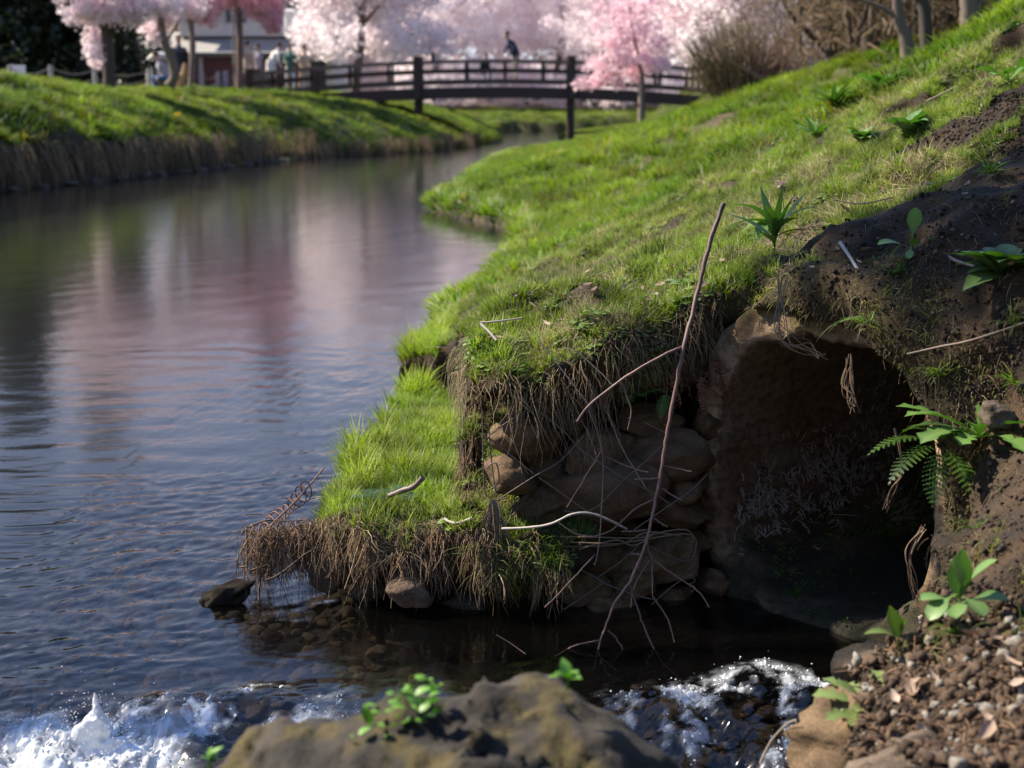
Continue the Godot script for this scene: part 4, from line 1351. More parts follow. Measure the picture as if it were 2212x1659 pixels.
	plant("water_edge_seedling", "two leaved young plant at the foot of the soil bank by the rapids", "plant", on(1940, 1395), [[-0.3, 1, 0.3, 0.09, 0.03, 0.3, 3], [-0.7, 0.5, 0.3, 0.09, 0.03, 0.8, 3], [0.2, 0.9, 0.1, 0.06, 0.03, 0.4, 1]], Color(0.11, 0.16, 0.03), 0.02)
	plant("dock_leaf", "single upright oval dock leaf standing out against the river behind the lip", "plant", on(985, 655), [[0.02, 1, 0.0, 0.075, 0.042, 0.0, 3], [-1, 0.05, 0.2, 0.085, 0.024, 0.2, 0], [-0.3, 0.1, 0.6, 0.04, 0.02, 0.4, 0]], Color(0.14, 0.27, 0.03), 0.0, 0.01)
	var mg := thing("mugwort", "dark green feathery mugwort growing under the broken stick on the step", "plant", on(826, 1090))
	for k in 16:
		var a := k * 2.4
		var o := put("leaf", frond_mesh(Vector3(cos(a), rr(0.3, 1.0), sin(a)), rr(0.06, 0.11), 0.055, 1.0, Color(0.045, 0.105, 0.045) * rr(0.8, 1.2)).commit(M.leaf), mg)
		o.position = Vector3(rr(-0.05, 0.06), rr(0.0, 0.04), rr(-0.03, 0.02))
	var gf := [["small bright green fern frond beside the fork of the fallen branch", 1442, 838, [[-0.8, 0.1, 0.3, 0.09], [-0.3, -0.7, 0.5, 0.10]]], ["green fern leaf hanging between the brown dead fern fronds", 1500, 845, [[0.1, -1, 0.4, 0.10], [-0.9, -0.2, 0.4, 0.09]]], ["tiny fern hanging under the side branch in the shade", 1365, 846, [[-0.4, -0.3, 0.6, 0.05], [0.5, 0.1, 0.5, 0.05]]]]
	for q in gf:
		var f := thing("small_fern", q[0], "fern", on(q[1], q[2]) + Vector3(0, 0, 0.02))
		for w in q[3]: put("frond", frond_mesh(Vector3(w[0], w[1], w[2]), w[3], 0.045, 0.5, Color(0.10, 0.22, 0.04)).commit(M.leaf), f)
	var df := thing("dead_fern", "curled rusty brown dead fern fronds hanging beside the culvert rim", "fern", on(1505, 775) + Vector3(0, 0, 0.03))
	for k in 13:
		var o := put("frond", frond_mesh(Vector3(rr(-0.7, 0.7), rr(-1, -0.1), rr(0.1, 0.7)), rr(0.11, 0.21), 0.026, 1.4, Color(0.17, 0.068, 0.035) * rr(0.7, 1.3), 1.0).commit(M.dry), df)
		o.position = Vector3(rr(-0.09, 0.06), rr(-0.09, 0.04), rr(0, 0.02))
	for q in [["pale green weed seedling on the turf lip", 1285, 690, 10, 0.05, Color(0.13, 0.24, 0.04)], ["small round leaved weed dangling from the lip over the upper left stone", 1128, 805, 9, 0.035, Color(0.11, 0.22, 0.05)], ["silvery green weed on the turf just left of the fallen branch", 1475, 625, 14, 0.06, Color(0.13, 0.21, 0.09)], ["little weed on the earth wall beside the branch under the lip", 1440, 800, 7, 0.03, Color(0.10, 0.22, 0.04)], ["small clover like weed at the water foot of the culvert rim", 1490, 1322, 14, 0.035, Color(0.06, 0.17, 0.02)]]:
		plant("weed", q[0], "weed", on(q[1], q[2]) + Vector3(0, 0.005, 0.01), rosette(q[3], q[4], q[4] * 0.42, 0.6, 0.8, 1), q[5], 0.02)
	# leafy clumps further up the slope
	for q in [["clump of tall pointed dark leaves on the slope under the brown bush", 1800, 235, 20, 0.22, 0.034, 0, Color(0.08, 0.17, 0.035)], ["broad cabbage like clump of leaves left of the upper bare earth", 1955, 290, 12, 0.15, 0.07, 3, Color(0.10, 0.21, 0.07)], ["pale green low clump of round leaves in the middle of the slope", 1860, 310, 14, 0.12, 0.06, 3, Color(0.13, 0.24, 0.06)], ["long leaved clump on the slope above the fallen branch tip", 1760, 300, 18, 0.18, 0.028, 0, Color(0.11, 0.21, 0.04)], ["young spoon leaved plant standing near the top right of the slope", 2178, 180, 7, 0.16, 0.07, 1, Color(0.11, 0.22, 0.06)], ["bright leafy clump on the slope below the leaning tree", 1900, 200, 12, 0.2, 0.05, 1, Color(0.11, 0.24, 0.05)]]:
		plant("leafy_clump", q[0], "plant", on(q[1], q[2]), rosette(q[3], q[4], q[5], 1.0, 0.9, q[6]), q[7], 0.02)
	# grass tufts on the bare earth
	var tufts := [["pale edged grass tuft with long blades drooping over the culvert mouth", 1880, 700, 20, 0.17, 0.0045, Color(0.15, 0.24, 0.08), -0.5], ["dark green grass tuft under the small seedling on the bare earth", 1940, 590, 40, 0.07, 0.003, Color(0.09, 0.19, 0.035), 0.0], ["thin pale grass tuft on the earth below the leafy rosette", 2190, 700, 40, 0.09, 0.003, Color(0.13, 0.21, 0.05), 0.0], ["grass tuft above the dandelion on the earth bank", 2030, 810, 40, 0.09, 0.003, Color(0.14, 0.22, 0.05), 0.0], ["low grass tuft on the soil below the dandelion", 2110, 1140, 30, 0.07, 0.003, Color(0.13, 0.21, 0.04), 0.0], ["dry bent grass tuft on the right culvert rim by the pale roots", 2000, 1120, 40, 0.09, 0.0028, Color(0.24, 0.22, 0.10), -0.4], ["bright grass tuft under the broad leaved plant", 2060, 1370, 36, 0.07, 0.0035, Color(0.13, 0.24, 0.04), 0.0], ["grass tuft on the soil crest above the pale grey stick", 1830, 440, 60, 0.08, 0.003, Color(0.11, 0.21, 0.04), 0.0], ["grass tuft on the soil crest left of the first crest tuft", 1770, 470, 60, 0.07, 0.003, Color(0.12, 0.2, 0.04), 0.0], ["sunlit grass tuft at the very right edge beside the dandelion", 2195, 830, 40, 0.08, 0.003, Color(0.14, 0.25, 0.04), 0.0], ["grass tuft at the right edge above the leafy rosette on the crest", 2140, 375, 60, 0.09, 0.0035, Color(0.10, 0.19, 0.04), 0.0]]
	for q in tufts:
		var m := MB.new()
		for k in q[3]:
			blade(m, Vector3(rr(-0.02, 0.02), 0, rr(-0.015, 0.015)), Vector3(rr(-1, 1) + q[7], rr(0.2, 1.2), rr(-0.3, 1.0)), q[4] * rr(0.5, 1.1), q[5], rr(0.6, 2.0), (q[6] as Color) * rr(0.7, 1.25))
		solo("grass_tuft", m.commit(M.blade), q[0], "grass tuft", on(q[1], q[2]))
	var em := MB.new()
	var eg := MB.new()
	for k in 5200:
		var p := on(rr(1640, 2212), rr(400, 1420))
		if -p.z > 5.6 or p.y < 0.15: continue
		var w := n3(p, 3.4) + 0.4 * n3(p, 9.0)
		if w < 0.12: continue
		var nr := sd_normal(p)
		if rng.randf() < 0.72:
			blade(em, p, nr + Vector3(rr(-0.8, 0.8), rr(-0.8, 0.5), rr(-0.3, 0.8)), rr(0.008, 0.028), 0.0024, rr(0.5, 2.5), Color(0.15, 0.13, 0.03).lerp(Color(0.10, 0.13, 0.025), rng.randf()), 3)
		elif w > 0.3:
			blade(eg, p, nr * 0.6 + Vector3(rr(-0.8, 0.8), rr(0.0, 1.0), rr(-0.3, 0.8)), rr(0.03, 0.085), 0.003, rr(0.6, 2.2), Color(0.15, 0.22, 0.045).lerp(Color(0.30, 0.29, 0.11), rng.randf()))
	solo("earth_moss", em.commit(M.moss), "olive moss creeping in patches over the bare earth around the culvert", "moss", Vector3.ZERO, "", "stuff")
	solo("sparse_grass", eg.commit(M.blade), "sparse thin grass growing through the moss patches on the bare earth", "grass", Vector3.ZERO, "", "stuff")
	# thin grass stalks with seed heads along the sunlit edge
	for k in 17:
		var x := 1010.0 + 10.0 * k + rr(-3, 3) if k < 9 else 1215.0 + 45.0 * (k - 9) + rr(-15, 15)
		var y := lerpf(640, 560, (x - 1010) / 80.0) if k < 9 else lerpf(620, 480, (x - 1200) / 360.0)
		var m := MB.new()
		var h := rr(0.07, 0.14)
		var bend := Vector3(rr(-0.02, 0.02), h, rr(-0.02, 0.02))
		m.tube([Vector3.ZERO, bend * 0.5 + Vector3(0.003, 0, 0), bend], 0.0008, 0.0006, 4, Color(0.28, 0.30, 0.09))
		for j in 9:
			var p := bend * lerpf(0.6, 1.0, j / 8.0)
			leaf_disc(m, p + Vector3(rr(-.006, .006), 0, rr(-.006, .006)), Vector3(rr(-1, 1), 0.3, rr(-1, 1)).normalized(), 0.0025, Color(0.40, 0.42, 0.14))
		solo("grass_stalk", m.commit(M.blade), ("thin flowering grass stalk on the sunlit lip corner over the river, %s from the left" % ORDER[k]) if k < 9 else ("thin flowering grass stalk on the turf left of the branch, %s from the left" % ORDER[k - 9]), "grass stalk", on(x, y), "flowering grass stalks on the turf")

# ------------------------------------------------------------------ dead leaves
const ORDER := ["first", "second", "third", "fourth", "fifth", "sixth", "seventh", "eighth", "ninth", "tenth", "eleventh", "twelfth", "thirteenth", "fourteenth", "fifteenth", "sixteenth", "seventeenth", "eighteenth", "nineteenth", "twentieth", "twenty-first", "twenty-second", "twenty-third"]

func dead_leaf() -> MB:
	var m := MB.new()
	var L := rr(0.035, 0.06)
	var W := L * rr(0.42, 0.6)
	var curl := rr(0.3, 1.1)
	var col := Color(0.24, 0.165, 0.115).lerp(Color(0.46, 0.36, 0.29), rng.randf())
	var nu := 6
	var nv := 5
	for a in nu + 1:
		for b in nv + 1:
			var f := a / float(nu)
			var g := b / float(nv) * 2.0 - 1.0
			var w := sin(PI * pow(f, 0.8)) * W * 0.5 * (1.0 + 0.12 * sin(f * 23.0))
			m.vert(Vector3((f - 0.5) * L, curl * (g * g * w * 0.7 + (f - 0.5) * (f - 0.5) * L * 0.8), g * w), Vector3.UP, col * (0.85 if b == nv / 2 else 1.0) * rr(0.93, 1.07))
	for a in nu:
		for b in nv:
			var q := a * (nv + 1) + b
			m.quad(q, q + 1, q + nv + 2, q + nv + 1)
	m.smooth_normals()
	return m

func dead_leaves() -> void:
	var kinds := []
	for k in 7: kinds.append(dead_leaf().commit(M.dry))
	var special := [[1345, 640, "pale brown curled dead leaf lying on the turf lip left of the fallen branch"], [1425, 632, "upright pointed brown dead leaf beside the fallen branch"], [1725, 515, "pale curled strip of dead leaf hanging in the dry grass above the culvert"], [1268, 607, "whitish dead leaf flat on the brightest part of the turf"], [1075, 748, "grey dead leaf on the turf just behind the left lip corner"], [890, 975, "brown dead leaf caught upright in the lush grass of the step"], [1035, 1200, "brown dead leaf caught in the root mat on the step front"], [1010, 1165, "curled pale dead leaf on the roots at the middle of the step"], [1870, 560, "pale crumpled leaf on the earth beside the straight grey stick"], [2180, 1470, "large orange brown dead leaf on the gravel at the right edge"], [2095, 1400, "tan dead leaf under the broad leaved plant"], [1170, 690, "brown dead leaf on the shaded turf above the lip weed"]]
	for q in special:
		var o := solo("dead_leaf", kinds[rng.randi() % 7], q[2], "dead leaf", on(q[0], q[1], 0.03))
		o.rotation = Vector3(rr(-0.9, 0.9), rr(0, TAU), rr(-0.6, 0.6))
	# the ones that show, zone by zone, in order from the left
	var zones := [["on the turf lip", 22, 1060, 1560], ["on the grassy slope behind the lip", 14, 1450, 2150], ["on the roots of the low step", 9, 900, 1180], ["on the gravel bank at the lower right", 12, 1900, 2200], ["on the bare earth above the culvert", 10, 1720, 2190]]
	for z in zones.size():
		var spots := []
		for k in zones[z][1]:
			var x := rr(zones[z][2], zones[z][3])
			var y := 0.0
			match z:
				0: y = lerpf(720, 590, (x - 1060) / 500.0) + rr(-60, 50)
				1: y = rr(200, 430)
				2: y = rr(1110, 1230)
				3: y = rr(1390, 1630)
				4: y = rr(430, 640)
			var p := on(x, y)
			if -p.z < 11.0: spots.append([x, p])
		spots.sort_custom(func(q, w): return q[0] < w[0])
		for k in spots.size():
			var o := solo("dead_leaf", kinds[rng.randi() % 7], "brown dead leaf %s, %s from the left" % [zones[z][0], ORDER[k]], "dead leaf", spots[k][1] + Vector3(0, rr(0.018, 0.035), 0), "dead leaves scattered over the bank")
			o.rotation = Vector3(rr(-0.6, 0.6), rr(0, TAU), rr(-0.6, 0.6))
			o.scale = Vector3.ONE * rr(0.6, 1.1)
	# crumbled bits of leaf between the grass
	var xf := []
	var cs := []
	for k in 1500:
		var x := rr(1040, 2200)
		var p := on(x, rr(170, 760) if x > 1500 else rr(480, 760))
		if -p.z > 14.0 or (turfiness(p, Vector3.UP) < 0.3 and rng.randf() < 0.8): continue
		xf.append(Transform3D(Basis.from_euler(Vector3(rr(-0.7, 0.7), rr(0, TAU), rr(-0.7, 0.7))) * Basis.from_scale(Vector3.ONE * rr(0.2, 0.55) * lerpf(1.0, 2.0, smoothstep(6.0, 12.0, -p.z))), p + Vector3(0, rr(0.0, 0.03), 0)))
		cs.append(Color(0.45, 0.36, 0.28).lerp(Color(0.95, 0.88, 0.8), rng.randf()))
	tag(many("leaf_litter", kinds[2], xf, cs), "crumbled bits of brown dead leaf lying between the grass of the near bank", "leaf litter", "", "stuff")

# ------------------------------------------------------------------ stones in the foreground
func boulder_field(p: Vector3) -> float:
	var a := (p - Vector3(0.06, 0.36, -2.28)) / Vector3(0.26, 0.315, 0.24)
	var b := (p - Vector3(-0.255, 0.34, -2.24)) / Vector3(0.31, 0.29, 0.25)
	var c := (p - Vector3(0.0, 0.04, -2.3)) / Vector3(0.42, 0.42, 0.32)
	var d := smin((a.length() - 1.0) * 0.24, (b.length() - 1.0) * 0.24, 0.13)
	d = smin(d, (c.length() - 1.0) * 0.3, 0.08)
	return d + 0.030 * n3(p, 3.5) + 0.014 * n3(p, 8.0) + 0.005 * n3(p, 14.0) + 0.008 * n3(p, 30.0) + 0.004 * n3(p, 60.0)

func foreground() -> void:
	var m := nets(Vector3(-0.62, -0.3, -2.75), Vector3(0.56, 0.85, -1.85), 0.0125, boulder_field)
	for k in m.v.size():
		var p := m.v[k]
		var c := Color(0.016, 0.015, 0.014).lerp(Color(0.066, 0.061, 0.055), clampf(0.7 * n3(p, 6.0) + 0.42 + 0.45 * n3(p, 21.0), 0.0, 1.0))
		c = c.lerp(Color(0.095, 0.08, 0.018), clampf((n3(p + Vector3(3, 0, 0), 5.0) + 0.6 * n3(p, 18.0) - 0.34 + 0.1 * m.n[k].y) * 2.6, 0.0, 0.75))
		m.c[k] = c
	solo("boulder", m.commit(M.rock), "big blurred mossy boulder in the foreground at the foot of the picture", "boulder")
	var bl := [["little bright green plant on the left shoulder of the foreground boulder", 860, 1560, 60, 0.032], ["small green sprout behind the crest of the foreground boulder", 1225, 1476, 9, 0.035], ["yellow green sprout at the left foot of the foreground boulder", 452, 1648, 8, 0.03]]
	for q in bl:
		var at := pt(q[1], q[2], 2.26)
		var lv := []
		for k in q[3]: lv.append([rr(-1, 1), rr(0.2, 1.0), rr(-0.5, 0.6), q[4] * rr(0.4, 1.0), q[4] * 0.5, 0.7, 3])
		var r := plant("boulder_plant", q[0], "plant", at, lv, Color(0.13, 0.32, 0.03), 0.012)
		if q[3] > 20:
			for c in r.get_children(): c.position += Vector3(rr(-0.06, 0.06), rr(-0.02, 0.03) , rr(-0.04, 0.04))
			for c in r.get_children(): c.position.y += c.position.x * 0.6
	var big := [["square edged brown rock at the corner of the gravel bank beside the rapids", 1845, 1600, 2.86, Vector3(0.15, 0.10, 0.13), Color(0.12, 0.085, 0.055), Color(0.21, 0.155, 0.10)], ["long flat grey rock bedded in the gravel bank behind the corner rock", 2000, 1535, 2.98, Vector3(0.17, 0.06, 0.10), Color(0.15, 0.13, 0.115), Color(0.24, 0.21, 0.18)], ["grey rock stuck in the earth under the dandelion leaves", 2150, 895, 3.98, Vector3(0.06, 0.045, 0.05), Color(0.085, 0.07, 0.058), Color(0.15, 0.13, 0.11)], ["rounded brown rock at the bottom edge of the gravel bank", 1960, 1660, 2.6, Vector3(0.12, 0.07, 0.09), Color(0.12, 0.10, 0.085), Color(0.2, 0.165, 0.14)], ["dark rock wedged under the soil bank at the rapids", 1900, 1440, 3.75, Vector3(0.12, 0.08, 0.10), Color(0.06, 0.05, 0.04), Color(0.10, 0.085, 0.07)]]
	for q in big:
		var rm := rock_mesh(q[4], 0.25, 8, q[5], q[6], -0.1, 26, 16)
		var o := solo("rock", rm.commit(M.rock), q[0], "rock", pt(q[1], q[2], q[3]))
		o.rotation = Vector3(rr(-0.2, 0.2), rr(-0.4, 0.4), rr(-0.2, 0.2))
	plant("weed", "yellow green toothed weed growing on the corner rock of the gravel bank", "weed", pt(1880, 1560, 2.84), rosette(16, 0.12, 0.045, 0.8, 0.7, 2), Color(0.16, 0.22, 0.06), 0.03)
	# gravel, clods and litter on the worn bank
	var peb := []
	for k in 6: peb.append(rock_mesh(Vector3(1, 0.7, 0.9), 0.3, 6, Color(0.8, 0.8, 0.8), Color(1, 1, 1), -1.0, 10, 7).commit(M.rock))
	var xf := [[], [], [], [], [], []]
	var cs := [[], [], [], [], [], []]
	for k in 4300:
		var x := rr(1690, 2212)
		var y := rr(1290, 1659)
		if k > 3300: x = rr(1700, 2212); y = rr(420, 1300)
		elif k % 5 == 0: x = rr(1950, 2212); y = rr(1380, 1659)
		var p := on(x, y)
		if -p.z > 5.6 or p.y < 0.1: continue
		if turfiness(p, Vector3.UP) > 0.4: continue
		var r := 0.0025 + 0.016 * pow(rng.randf(), 6.0)
		if k > 3300: r *= 0.7
		var j := rng.randi() % 6
		xf[j].append(Transform3D(Basis.from_euler(Vector3(rr(0, 6), rr(0, 6), rr(0, 6))) * Basis.from_scale(Vector3.ONE * r), p + Vector3(0, r * 0.3, 0)))
		var c := Color(0.065, 0.042, 0.027).lerp(Color(0.18, 0.13, 0.095), pow(rng.randf(), 1.6))
		if rng.randf() < 0.14: c = Color(0.36, 0.37, 0.38)
		if k > 3300: c = c * 0.4
		cs[j].append(c)
	for j in 6: tag(many("gravel", peb[j], xf[j], cs[j]), "loose gravel and clods strewn over the bare soil of the near bank", "gravel", "gravel on the bare soil", "stuff")
	xf = [[], []]
	cs = [[], []]
	for k in 9000:
		var p := on(rr(1700, 2212), rr(400, 1659)) if k % 3 else on(rr(1960, 2212), rr(200, 340))
		if -p.z > 7.2 or p.y < 0.1 or turfiness(p, Vector3.UP) > 0.5: continue
		var r := 0.0016 + 0.007 * pow(rng.randf(), 4.0)
		xf[k % 2].append(Transform3D(Basis.from_euler(Vector3(rr(0, 6), rr(0, 6), rr(0, 6))) * Basis.from_scale(Vector3.ONE * r), p))
		cs[k % 2].append(Color(0.028, 0.018, 0.012).lerp(Color(0.075, 0.05, 0.035), rng.randf()))
	for j in 2: tag(many("soil_crumbs", peb[j], xf[j], cs[j]), "dark crumbs of soil covering the bare earth of the near bank", "soil", "soil crumbs on the bare earth", "stuff")
	# wood chips and dead stalks among the gravel
	var m2 := MB.new()
	for k in 520:
		var x := rr(1740, 2212)
		var p := on(x, rr(1380, 1659))
		if -p.z > 4.4: continue
		var d := Vector3(rr(-1, 1), rr(-0.1, 0.3), rr(-1, 1)).normalized() * rr(0.008, 0.05)
		m2.tube([p + Vector3(0, 0.004, 0), p + d * 0.5 + Vector3(0, 0.008, 0), p + d + Vector3(0, 0.004, 0)], rr(0.001, 0.003), 0.001, 4, Color(0.14, 0.085, 0.05) * rr(0.5, 1.9))
	for k in 900:
		var p := on(rr(1700, 2212), rr(420, 1300))
		if -p.z > 5.5 or turfiness(p, Vector3.UP) > 0.4: continue
		strand(m2, p, Vector3(rr(-1, 1), rr(-0.4, 0.5), rr(-0.2, 1)), rr(0.02, 0.09), 1.5, rr(0.0006, 0.0013), Color(0.20, 0.14, 0.085) * rr(0.6, 1.5), 0.3, 5)
	solo("litter", m2.commit(M.root), "dry stalks, rootlets and chips lying over the bare soil of the near bank", "litter", Vector3.ZERO, "", "stuff")
	# moss cushions and dry grass round the crown of the culvert
	m2 = MB.new()
	for k in 5200:
		var a := rr(-1.9, 0.75)
		var t := rr(-0.05, 0.22)
		var p := in_pipe(a, rr(0.53, 0.66), t)
		var d := sd(p)
		p -= sd_normal(p) * d
		if absf(sd(p)) > 0.03: continue
		var nr := sd_normal(p)
		var c := Color(0.21, 0.17, 0.03).lerp(Color(0.13, 0.16, 0.025), rng.randf())
		if rng.randf() < 0.3: c = Color(0.27, 0.20, 0.12)
		blade(m2, p, nr + Vector3(rr(-0.8, 0.8), rr(-0.9, 0.4), rr(-0.5, 0.8)), rr(0.008, 0.03), 0.0022, rr(0.5, 3), c, 3)
	solo("rim_moss", m2.commit(M.moss), "golden green moss and dry grass covering the crown and right rim of the culvert", "moss", Vector3.ZERO, "", "stuff")

# ------------------------------------------------------------------ white water
func froth(x: float, D: float) -> float:
	# how white the water is: full in the chute at the left, lacy streaks elsewhere
	var r := rapid(x, D)
	if r < 0.02: return 0.0
	var lace := smoothstep(0.40 - 0.10 * smoothstep(0.1, 0.4, x), 1.0, 0.5 + 0.5 * n2(x * 1.2, D * 0.6, 3.6) + 0.34 * n2(x, D * 0.6, 9.0) + 0.24 * n2(x, D * 0.7, 21.0) + 0.15 * n2(x, D, 44.0))
	var chute := smoothstep(-0.72, -0.98, x) * smoothstep(3.95, 3.72, D + 0.1 * n2(x, D, 4.0)) * (0.75 + 0.35 * n2(x, D, 8.0))
	return clampf(maxf(lace * 0.85, chute) * r, 0.0, 1.0)

func white_water() -> void:
	var fleck := []
	for k in 4: fleck.append(rock_mesh(Vector3(1, 0.6, 1), 0.35, 2, Color.WHITE, Color.WHITE, -1.0, 8, 6).commit(M.foam))
	var xf := [[], [], [], []]
	var cs := [[], [], [], []]
	var fit := 0
	for k in 420000:
		var x := rr(-1.75, 1.15)
		var D := rr(3.0, 4.5)
		if absf(x) > 0.35 * D + 0.25: continue
		var f := froth(x, D)
		if rng.randf() > pow(f, 1.6) * 0.55: continue
		fit += 1
		var y := water_y(x, D) + rr(-0.002, 0.006) + 0.035 * pow(rng.randf(), 12.0)
		var s := 0.0008 + 0.0036 * pow(rng.randf(), 4.5)
		var j := rng.randi() % 4
		xf[j].append(Transform3D(Basis.from_euler(Vector3(rr(-0.5, 0.5), rr(-0.6, 0.2), rr(-0.5, 0.5))) * Basis.from_scale(Vector3(s, s, s * rr(1.0, 3.0))), Vector3(x, y, -D)))
		var c := rr(0.6, 0.95)
		cs[j].append(Color(c * 0.96, c * 0.98, c))
	print("foam ", fit)
	for j in 4: tag(many("foam", fleck[j], xf[j], cs[j]), "white foam and bubbles of the broken water at the foot of the rapids", "foam", "foam of the rapids", "stuff")
	# the leaping crest on the left
	var foot := pt(205, 1640, 3.66)
	var lobes := []
	for q in [[204, 1488, 0.0012, 208, 1530, 0.006], [208, 1530, 0.006, 206, 1570, 0.016], [206, 1570, 0.016, 190, 1640, 0.06], [222, 1556, 0.004, 212, 1600, 0.02], [190, 1560, 0.003, 196, 1600, 0.02], [235, 1580, 0.012, 225, 1640, 0.05], [262, 1600, 0.010, 250, 1650, 0.04], [165, 1585, 0.010, 160, 1640, 0.045], [120, 1600, 0.012, 120, 1650, 0.045], [285, 1622, 0.008, 270, 1660, 0.035], [60, 1610, 0.012, 60, 1655, 0.04]]:
		lobes.append([pt(q[0], q[1], 3.68), pt(q[3], q[4], 3.70), q[2], q[5]])
	var leap := func(p: Vector3) -> float:
		var d := 1e9
		for q in lobes: d = smin(d, capsule(p, q[0], q[1], q[2], q[3]), 0.03)
		var k := clampf((foot.y + 0.20 - p.y) / 0.16, 0.06, 1.0)
		return d + k * (0.014 * n3(p, 12.0) + 0.008 * n3(p, 30.0) + 0.004 * n3(p, 70.0))
	var m := nets(foot + Vector3(-0.22, -0.06, -0.12), foot + Vector3(0.18, 0.24, 0.08), 0.0055, leap)
	for k in m.v.size(): m.c[k] = Color(0.82, 0.85, 0.88)
	for k in 260:
		var p := pt(205 + rng.randfn() * 50, 1560 + rng.randfn() * 36, 3.68 + rr(-0.06, 0.06))
		var s := rr(0.0007, 0.0022)
		m.box(p, Vector3.ONE * s * 1.6, Color(0.9, 0.92, 0.95), Basis.from_euler(Vector3(rr(0, 6), rr(0, 6), 0)), s * 0.5)
	solo("splash", m.commit(M.foam), "pointed white splash leaping up from the rapids on the left", "splash", Vector3.ZERO, "", "stuff")
	# sheet of white water under the flecks
	m = MB.new()
	var w := 330
	var h := 170
	for r in h + 1:
		for c in w + 1:
			var x := lerpf(-1.7, 1.15, c / float(w))
			var D := lerpf(3.0, 4.4, r / float(h))
			var a := clampf((froth(x, D) * 1.25 - 0.06) * (0.75 + 0.5 * n2(x, D * 0.5, 18.0) + 0.3 * n2(x, D * 0.5, 45.0)), 0.0, 0.92)
			m.vert(Vector3(x, water_y(x, D) + 0.004 + 0.012 * froth(x, D) * (0.5 + n2(x, D * 0.6, 24.0)), -D), Vector3.UP, Color(1, 1, 1, a))
	for r in h:
		for c in w:
			var a := r * (w + 1) + c
			m.quad(a, a + 1, a + w + 2, a + w + 1)
	m.smooth_normals()
	var o := put("white_water", m.commit(M.foam_sheet))
	o.set_meta("kind", "structure")
	# pebbles on the stream bed that show through the clear shallows
	var peb := []
	for k in 4: peb.append(rock_mesh(Vector3(1, 0.55, 0.85), 0.3, 4, Color(0.7, 0.7, 0.7), Color(1, 1, 1), -1.0, 12, 8).commit(M.rock))
	xf = [[], [], [], []]
	cs = [[], [], [], []]
	for k in 5000:
		var x := rr(-1.7, 1.1)
		var D := rr(3.3, 6.2)
		var r := 0.012 + 0.035 * pow(rng.randf(), 3.0)
		var j := rng.randi() % 4
		xf[j].append(Transform3D(Basis.from_euler(Vector3(rr(-.3, .3), rr(0, 6), rr(-.3, .3))) * Basis.from_scale(Vector3.ONE * r), Vector3(x, -0.22 + 0.05 * n2(x, D, 3.0) + 0.2 * r, -D)))
		cs[j].append(Color(0.16, 0.11, 0.06).lerp(Color(0.07, 0.06, 0.05), rng.randf()) * rr(0.6, 1.5))
	for j in 4: tag(many("stream_pebbles", peb[j], xf[j], cs[j]), "brown pebbles on the stream bed seen through the clear shallow water", "pebbles", "pebbles on the stream bed", "stuff")

# ------------------------------------------------------------------ trees
func blossom_clump(petals: int, r: float, size: float) -> MB:
	var m := MB.new()
	for k in petals:
		var o := Vector3(rng.randfn(), rng.randfn(), rng.randfn()) * r * 0.5
		var nr := Vector3(rr(-1, 1), rr(-1, 1), rr(-1, 1)).normalized()
		var tone := rr(0.85, 1.1)
		leaf_disc(m, o, nr, size * rr(0.6, 1.2), Color(tone, tone, tone))
	return m

var clump_big: ArrayMesh
var clump_small: ArrayMesh
var clump_leaf: ArrayMesh
var clump_twigs: ArrayMesh

# limbs: list of paths (Vector3 lists, relative to the foot), each with a radius; puffs: [centre, radii, how many]
func tree(called: String, label: String, at: Vector3, trunk: Array, r: float, limbs: Array, puffs: Array, bark: Color, c1: Color, c2: Color, clump: ArrayMesh, size: float, group := "", crown := "blossom") -> Node3D:
	var root := thing(called, label, "tree", at, 0.0, group)
	var m := MB.new()
	m.tube(smooth_path(trunk, 5), r * 1.25, r * 0.7, 10, bark, bark * 0.9, 0.12)
	put("trunk", m.commit(M.bark), root)
	for q in limbs:
		m = MB.new()
		m.tube(smooth_path(q[0], 4), q[1], q[1] * 0.4, 7, bark * 0.9, bark * 0.8, 0.1)
		put("limb", m.commit(M.bark), root)
	var xf := []
	var cs := []
	for q in puffs:
		for k in int(q[2] * (0.22 if clump == clump_big else 0.75)):
			var d := Vector3(rng.randfn(), rng.randfn(), rng.randfn())
			d = d.normalized() * pow(rng.randf(), 0.45)
			var p: Vector3 = q[0] + d * q[1]
			if n3(p + at, 0.9) < -0.42: continue
			xf.append(Transform3D(Basis.from_euler(Vector3(rr(0, 6), rr(0, 6), rr(0, 6))) * Basis.from_scale(Vector3.ONE * size * rr(0.6, 1.3)), p))
			cs.append(c1.lerp(c2, clampf(n3(p + at, 0.7) * 0.6 + 0.5 + rr(-0.25, 0.25), 0.0, 1.0)))
	if xf.size():
		many(crown, clump, xf, cs, root)
	return root

